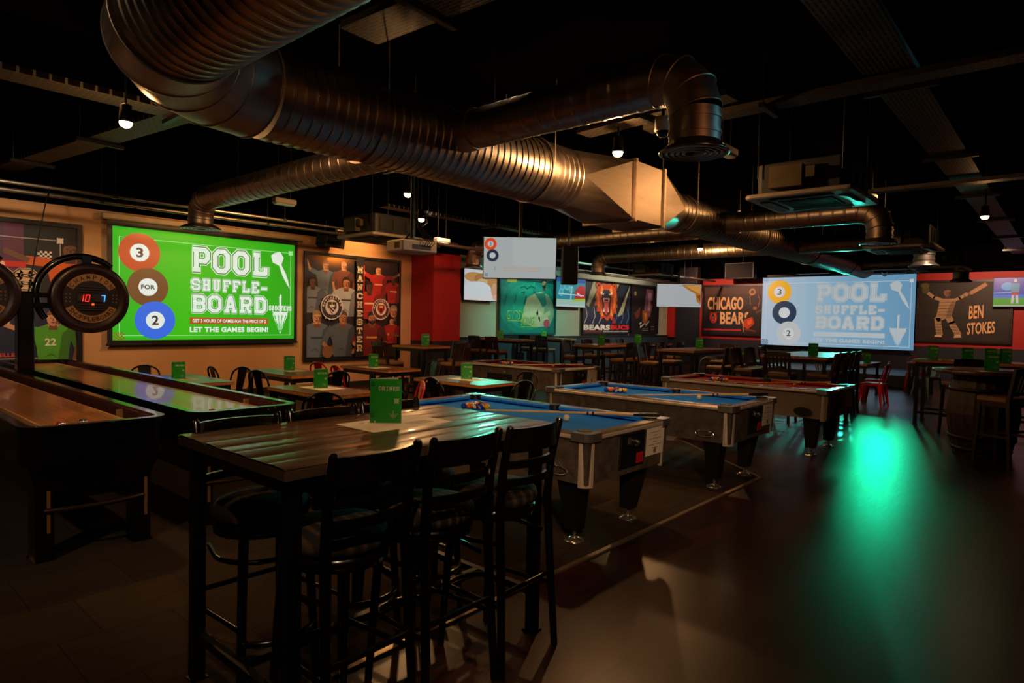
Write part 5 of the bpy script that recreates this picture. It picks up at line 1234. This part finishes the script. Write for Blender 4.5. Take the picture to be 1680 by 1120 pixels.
MBK = mat('black_powder_coat', '#0e0d0d', .3, .5, coat=.2); MRD = mat('red_powder_coat', '#b01410', .3, .2, coat=.3); MSV = mat('pale_metal_chair', '#9fa8a4', .3, .7); MGN = mat('pale_green_chair', '#4fae8a', .35, .2)
bk = metal_chair('metal_chair', 'black metal bistro chair right of the first low table by the wall', MBK, 'black metal bistro chairs'); bk.location = (3.82, 8.35, 0); bk.rotation_euler = (0, 0, math.radians(105))
for x, y, rz, l in ((3.2, 9.15, 185, 'black metal bistro chair tucked behind the first low table'), (4.05, 8.75, -95, 'black metal bistro chair at the left end of the low table under the screen'), (4.22, 7.9, -80, 'black metal bistro chair at the near left of the low table under the screen'),
        (4.75, 7.45, 0, 'black metal bistro chair at the near end of the low table under the screen'), (3.4, 5.45, -25, 'black metal bistro chair at the near end of the green glare table'), (3.95, 5.35, 10, 'second black metal bistro chair at the near end of the green glare table'),
        (4.5, 6.2, 95, 'black metal bistro chair on the right of the green glare table'), (5.35, 5.75, -95, 'black metal bistro chair at the front left of the orange-edged table'), (5.75, 5.12, 0, 'black metal bistro chair at the near end of the orange-edged table'),
        (6.5, 5.65, 90, 'black metal bistro chair at the right corner of the orange-edged table'), (6.95, 8.1, 85, 'black metal bistro chair right of the table below the two-crest football poster')):
    dup(bk, (x, y, 0), math.radians(rz), l)
def red_chair(src, x, y, rz, l): return dup(src, (x, y, 0), math.radians(rz), l)
rd = metal_chair('metal_chair', 'red metal bistro chair left of the table below the two-crest football poster, rear one', MRD, 'red metal bistro chairs'); rd.location = (5.62, 8.75, 0); rd.rotation_euler = (0, 0, math.radians(-80))
red_chair(rd, 5.5, 8.0, -100, 'red metal bistro chair left of the table below the two-crest football poster, front one')
red_chair(rd, 4.5, 5.62, 60, 'red metal bistro chair behind the large drinks menu at the green glare table')
red_chair(rd, 14.2, 2.98, -6, 'bright red metal bistro chair beside the green lit floor, front one')
red_chair(rd, 15.1, 3.15, 5, 'red metal bistro chair just behind the bright red one')
red_chair(rd, 18.3, 2.95, 95, 'red metal bistro chair farthest back, by the raised step')
sv = metal_chair('metal_chair', 'pale metal bistro chair right of the farthest red chair', MSV, 'pale metal bistro chairs'); sv.location = (17.0, 2.5, 0); sv.rotation_euler = (0, 0, math.radians(60))
for x, y, rz, l in ((13.25, 6.1, -40, 'pale metal bistro chair left of the low table below the brown football poster'), (14.4, 5.95, 120, 'pale metal bistro chair behind the low table below the brown football poster'), (16.9, 4.1, 100, 'pale metal bistro chair behind the far low table in front of the pale screen'), (15.7, 4.25, 180, 'pale metal bistro chair on the far side of that table by the step')):
    dup(sv, (x, y, 0), math.radians(rz), l)

# ------------------------------------------------------------------ high tables at the back with slat stools
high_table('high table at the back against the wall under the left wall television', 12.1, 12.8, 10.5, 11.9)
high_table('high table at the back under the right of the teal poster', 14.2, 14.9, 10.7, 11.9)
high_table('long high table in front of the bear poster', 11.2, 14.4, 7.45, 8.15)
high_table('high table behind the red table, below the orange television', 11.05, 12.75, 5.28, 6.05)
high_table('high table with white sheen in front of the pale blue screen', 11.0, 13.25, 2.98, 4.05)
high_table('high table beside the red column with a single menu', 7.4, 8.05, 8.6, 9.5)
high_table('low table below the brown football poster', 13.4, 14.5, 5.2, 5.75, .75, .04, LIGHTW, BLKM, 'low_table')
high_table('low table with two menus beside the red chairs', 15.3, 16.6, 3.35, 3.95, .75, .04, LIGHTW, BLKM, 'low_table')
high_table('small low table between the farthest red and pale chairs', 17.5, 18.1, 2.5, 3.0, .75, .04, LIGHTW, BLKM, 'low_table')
for x, y, z, l in ((12.45, 11.4, 1.05, 'green drinks menu on the back table under the wall television'), (14.35, 11.45, 1.05, 'green drinks menu on the back table under the teal poster'), (15.1, 10.9, 1.15, ''), (11.75, 7.78, 1.05, 'green drinks menu at the left end of the long table below the bear poster'), (13.4, 7.83, 1.05, 'green drinks menu toward the right end of the long table below the bear poster'),
        (12.2, 5.72, 1.05, 'green drinks menu on the high table behind the red pool table'), (11.35, 3.3, 1.05, 'green drinks menu on the high table in front of the pale blue screen'), (13.85, 5.5, .75, 'green drinks menu on the low table below the brown football poster'), (15.7, 3.72, .75, 'left green drinks menu on the low table beside the red chairs'), (16.2, 3.55, .75, 'right green drinks menu on the low table beside the red chairs'), (7.7, 8.9, 1.05, 'green drinks menu on the high table beside the red column')):
    if l: menu(l, (x, y, z+.001), face_cam(x, y)+random.uniform(-.2, .2))
ss = slat_stool('slatted_stool', 'first slat back stool from the left at the front of the long bear poster table', 'slat back bar stools'); ss.location = (11.6, 7.15, 0)
ST = []
for i, x in enumerate((12.3, 13.0, 13.7)): ST.append((x, 7.15+random.uniform(-.05, .05), random.uniform(-8, 8), ordinal(i+1)+' slat back stool from the left at the front of the long bear poster table'))
for i, x in enumerate((11.7, 12.5, 13.3, 14.0)): ST.append((x, 8.45, 180+random.uniform(-8, 8), ordinal(i)+' slat back stool from the left behind the long bear poster table'))
for i, x in enumerate((11.45, 12.2)): ST.append((x, 4.95, random.uniform(-10, 10), ('left', 'right')[i]+' slat back stool at the front of the high table behind the red pool table'))
for i, x in enumerate((11.4, 12.2)): ST.append((x, 6.35, 180+random.uniform(-8, 8), ('left', 'right')[i]+' slat back stool behind the high table below the orange television'))
ST.append((13.05, 5.6, 88, 'slat back stool at the right end of the high table below the orange television'))
for i, x in enumerate((11.2, 11.65, 12.1, 12.55)): ST.append((x, 3.12, random.uniform(-6, 6), ordinal(i)+' slat back stool from the left at the front of the pale screen table'))
for i, x in enumerate((11.35, 12.0, 12.7)): ST.append((x, 4.4, 180+random.uniform(-6, 6), ordinal(i)+' slat back stool from the left behind the pale screen table'))
ST.append((10.75, 3.6, -90, 'slat back stool at the left end of the pale screen table'))
for i, y in enumerate((10.9, 11.5)): ST.append((11.8, y, -90, ('near', 'far')[i]+' slat back stool in front of the table under the wall television'))
for i, y in enumerate((11.0, 11.6)): ST.append((13.9, y, -90, ('near', 'far')[i]+' slat back stool in front of the table under the teal poster'))
ST += [(8.38, 8.95, 88, 'slat back stool right of the table beside the red column'), (7.78, 8.25, 5, 'slat back stool in front of the table beside the red column'), (7.05, 9.1, -90, 'slat back stool with brown back, left of the table beside the red column')]
ST += [(11.35, 1.25, -60, 'dark slat back stool on the left of the barrel tables at the aisle'), (9.35, .62, -28, 'dark slat back stool in front of the near barrel table'), (10.6, .05, 120, 'dark slat back stool at the right edge behind the near barrel table'), (9.0, -.3, -35, 'dark slat back stool cut by the right edge of the picture')]
for x, y, rz, l in ST: dup(ss, (x, y, 0), math.radians(rz), l, 'slat back bar stools')

# ------------------------------------------------------------------ barrel tables at the right
STAVE = plank_mat('barrel_oak', '#3a2416', '#2c1a10', '#0c0705', .55, .5, .08, grain=.6)
def barrel(label, c, r_top):
    t = thing('barrel_table', label, 'barrel table', c)
    b = MB(); n = 22; prof = [(.29, .0), (.33, .15), (.37, .4), (.38, .5), (.37, .62), (.33, .86), (.3, 1.0)]
    vs = []; fs = []
    for r, z in prof:
        for k in range(n):
            for e, q in ((.06, 0), (.5, .008), (.94, 0)): g = 2*PI*(k+e)/n; vs.append(((r+q)*math.cos(g), (r+q)*math.sin(g), z))
    N = 3*n
    for i in range(len(prof)-1):
        for k in range(N): fs.append((i*N+k, i*N+(k+1) % N, (i+1)*N+(k+1) % N, (i+1)*N+k))
    b.add(vs, fs); b.build('barrel', STAVE, t)
    h = MB()
    for z, r in ((.06, .312), (.2, .348), (.8, .35), (.94, .32)): h.lathe([(r, z-.025), (r+.008, z-.025), (r+.01, z+.025), (r, z+.025)], (0, 0, 0), 30); h.nxt()
    h.build_parts('hoop', mat('barrel_hoop', '#2c2420', .5, .7), t)
    m_ = MB(); m_.lathe([(.001, 1.0), (r_top-.01, 1.0), (r_top, 1.008), (r_top, 1.04), (r_top-.008, 1.05), (.001, 1.05)], (0, 0, 0), 44); m_.build('tabletop', TABLEW, t)
    return t
barrel('round topped barrel table at the right with a slat stool in front', (9.95, .86, 0), .55)
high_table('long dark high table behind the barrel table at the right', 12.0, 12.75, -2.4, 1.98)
barrel('barrel table half hidden at the right edge of the picture', (10.3, -.75, 0), .5)
for x, y, l in ((11.0, .0, ''), (12.25, 1.28, 'largest of the green menus on the long dark table at the right'), (12.35, 1.0, 'green drinks menu partly hidden in the middle on the long dark table'), (12.5, .82, 'rightmost green drinks menu on the long dark table'), (9.85, .78, 'green drinks menu on the round barrel table'), (12.7, 1.8, 'green drinks menu standing alone at the left end of the long dark table')):
    if l: menu(l, (x, y, 1.051), face_cam(x, y)+random.uniform(-.1, .1))

# ------------------------------------------------------------------ added green floor light and unseen fill lamps
t = thing('green_fill_light', 'small black bracket with added green light hanging at the top of the pale blue screen', 'added light', (21.6, 4.36, 3.12), math.radians(100))
m_ = MB(); m_.cyl((0, .0, 0), (0, .26, .1), .07, .09, 18); m_.build('can', BLKM, t)
m_ = MB(); m_.cyl((0, -.004, -.002), (0, .0, 0), .06, n=18); m_.build('lens', mat('added_teal_lens', '#20c890', .2, emit='#18e0a0', es=4), t)  # glowing lens added to the bracket
m_ = MB()
for s in (-1, 1): m_.box((s*.1, .14, .1), (.012, .03, .2))
m_.box((0, .14, .2), (.21, .03, .012)); m_.cyl((0, .14, .2), (0, .14, ZC-3.12), .015, n=8); m_.build('yoke', BLKM, t)
def lamp(name, kind, p, energy, col, aim=None, size=.1, angle=100, blend=.5, sy=None):
    li = bpy.data.lights.new(name, kind); li.energy = energy; li.color = col
    if kind == 'AREA':
        li.size = size
        if sy: li.shape = 'RECTANGLE'; li.size_y = sy
    else: li.shadow_soft_size = size
    if kind == 'SPOT': li.spot_size = math.radians(angle); li.spot_blend = blend
    o = bpy.data.objects.new(name, li); COL.objects.link(o); o.location = p
    if aim: o.rotation_euler = (Vector(aim)-Vector(p)).to_track_quat('-Z', 'Y').to_euler()
    return o
lamp('green_fill_lamp', 'SPOT', (21.4, 4.32, 3.08), 560, (.0, 1, .46), (8.8, 1.9, 0), .5, 9.0, 1.)  # added in place of the screen's green reflection on the floor
# unseen fill lamps added: warm left wall, teal back part, orange far wall
WARM = (1, .5, .18)
SOFT = (1, .72, .46)
lamp('wall_fill_lamp', 'SPOT', (8.3, 11.0, 3.5), 150, WARM, (8.3, 12, 2.75), .05, 90, .9)
lamp('wall_fill_lamp', 'SPOT', (8.0, 8.4, 3.6), 200, SOFT, (8.3, 12, 1.6), .08, 60, .8)
lamp('wall_fill_lamp', 'SPOT', (5.2, 9.2, 3.5), 260, WARM, (5.2, 12, .6), .08, 120, .8)
lamp('wall_fill_lamp', 'SPOT', (1.4, 8.6, 3.5), 320, SOFT, (1.6, 12, 1.3), .08, 90, .8)
lamp('wall_fill_lamp', 'SPOT', (9.0, 8.2, 3.5), 150, (1, .35, .2), (10.2, 11.4, 1.5), .08, 70, .8)
lamp('teal_fill_lamp', 'SPOT', (14.2, 8.8, 3.5), 450, (.4, 1, .8), (14.2, 12, 1.7), .1, 80, .8)
lamp('wall_fill_lamp', 'SPOT', (18.9, 8.6, 3.5), 520, (1, .86, .7), (18.9, 12, 1.8), .1, 95, .8)
lamp('far_wall_fill_lamp', 'SPOT', (19.8, 9.6, 3.6), 480, (1, .55, .35), (22.8, 9.6, 1.8), .1, 100, .8)
lamp('far_wall_fill_lamp', 'SPOT', (19.6, 1.8, 3.6), 480, (1, .55, .33), (22.8, 1.8, 1.8), .1, 100, .8)
lamp('teal_fill_lamp', 'SPOT', (18.5, 6.6, 3.7), 200, (.1, 1, .8), (15.5, 4.8, 0), .1, 62, .8)  # unseen, added for teal on the back stools
# added fill straight down over the tables, no fixtures modelled
for p, e, c_, an in (((1.9, 2.7, 3.9), 62, WARM, 70), ((2.3, 1.0, 3.8), 18, WARM, 80), ((4.2, 5.7, 3.85), 110, WARM, 95), ((6.0, 5.9, 3.85), 120, WARM, 95), ((4.1, 3.6, 3.85), 40, SOFT, 70), ((6.3, 3.4, 3.85), 55, SOFT, 70), ((8.6, 3.2, 3.85), 70, SOFT, 70), ((12.4, 6.8, 3.85), 130, WARM, 95), ((1.9, 6.6, 3.85), 170, WARM, 95), ((5.2, .2, 3.85), 8, WARM, 95), ((11, .2, 3.85), 5, WARM, 95)):
    lamp('fill_lamp', 'SPOT', p, e, c_, (p[0], p[1], 0), .06, an, .8)
lamp('teal_fill_lamp', 'SPOT', (21.2, 5.4, 2.45), 900, (.05, 1, .7), (8, 3.4, 3.3), .12, 40, .8)  # added to tint duct and air conditioner undersides teal
lamp('fill_lamp', 'SPOT', (12.8, 1.9, 3.8), 110, WARM, (9.8, 4.4, 3.1), .12, 70, .8)  # added to brighten the far duct run
lamp('fill_lamp', 'SPOT', (12.6, 1.4, 3.85), 380, (1, .7, .5), (14.2, 2.95, .4), .06, 30, .8)  # added to brighten the front red chair
# unseen fill lamps added for stools, pool tables, ducts and tabletop
lamp('fill_lamp', 'SPOT', (.2, .3, 3.5), 120, (1, .6, .34), (1.75, 2.1, .75), .05, 44, .8)
lamp('fill_lamp', 'SPOT', (-1.2, -1.6, 3.6), 800, (1, .62, .36), (5.8, 4.0, .7), .1, 33, .9)
lamp('teal_fill_lamp', 'SPOT', (6.8, -1.6, 3.5), 60, (.2, .7, 1), (3.6, 3.2, 3.2), .06, 50, .8)  # added for a blue highlight along the near branch duct
lamp('fill_lamp', 'SPOT', (2.6, -.6, 2.9), 24, (1, .38, .14), (3.2, 3.4, 3.2), .06, 80, .8)  # added for an orange highlight on the near ducts
lamp('fill_lamp', 'SPOT', (10.0, 2.3, 3.8), 100, WARM, (6.6, 4.4, 3.1), .12, 75, .8)  # added to brighten the square duct box
lamp('teal_fill_lamp', 'SPOT', (11.8, 11.3, 3.1), 260, (.1, 1, .6), (2.4, 2.6, 1), .25, 24, .8)  # added for the teal reflection on the near bar table
lamp('fill_lamp', 'SPOT', (-2.0, 2.4, 3.6), 260, SOFT, (2.2, 6.5, .6), .1, 70, .9)
w = bpy.data.worlds.new('dark_room'); scene.world = w; w.use_nodes = True
w.node_tree.nodes['Background'].inputs[0].default_value = (.9, .6, .4, 1); w.node_tree.nodes['Background'].inputs[1].default_value = .002
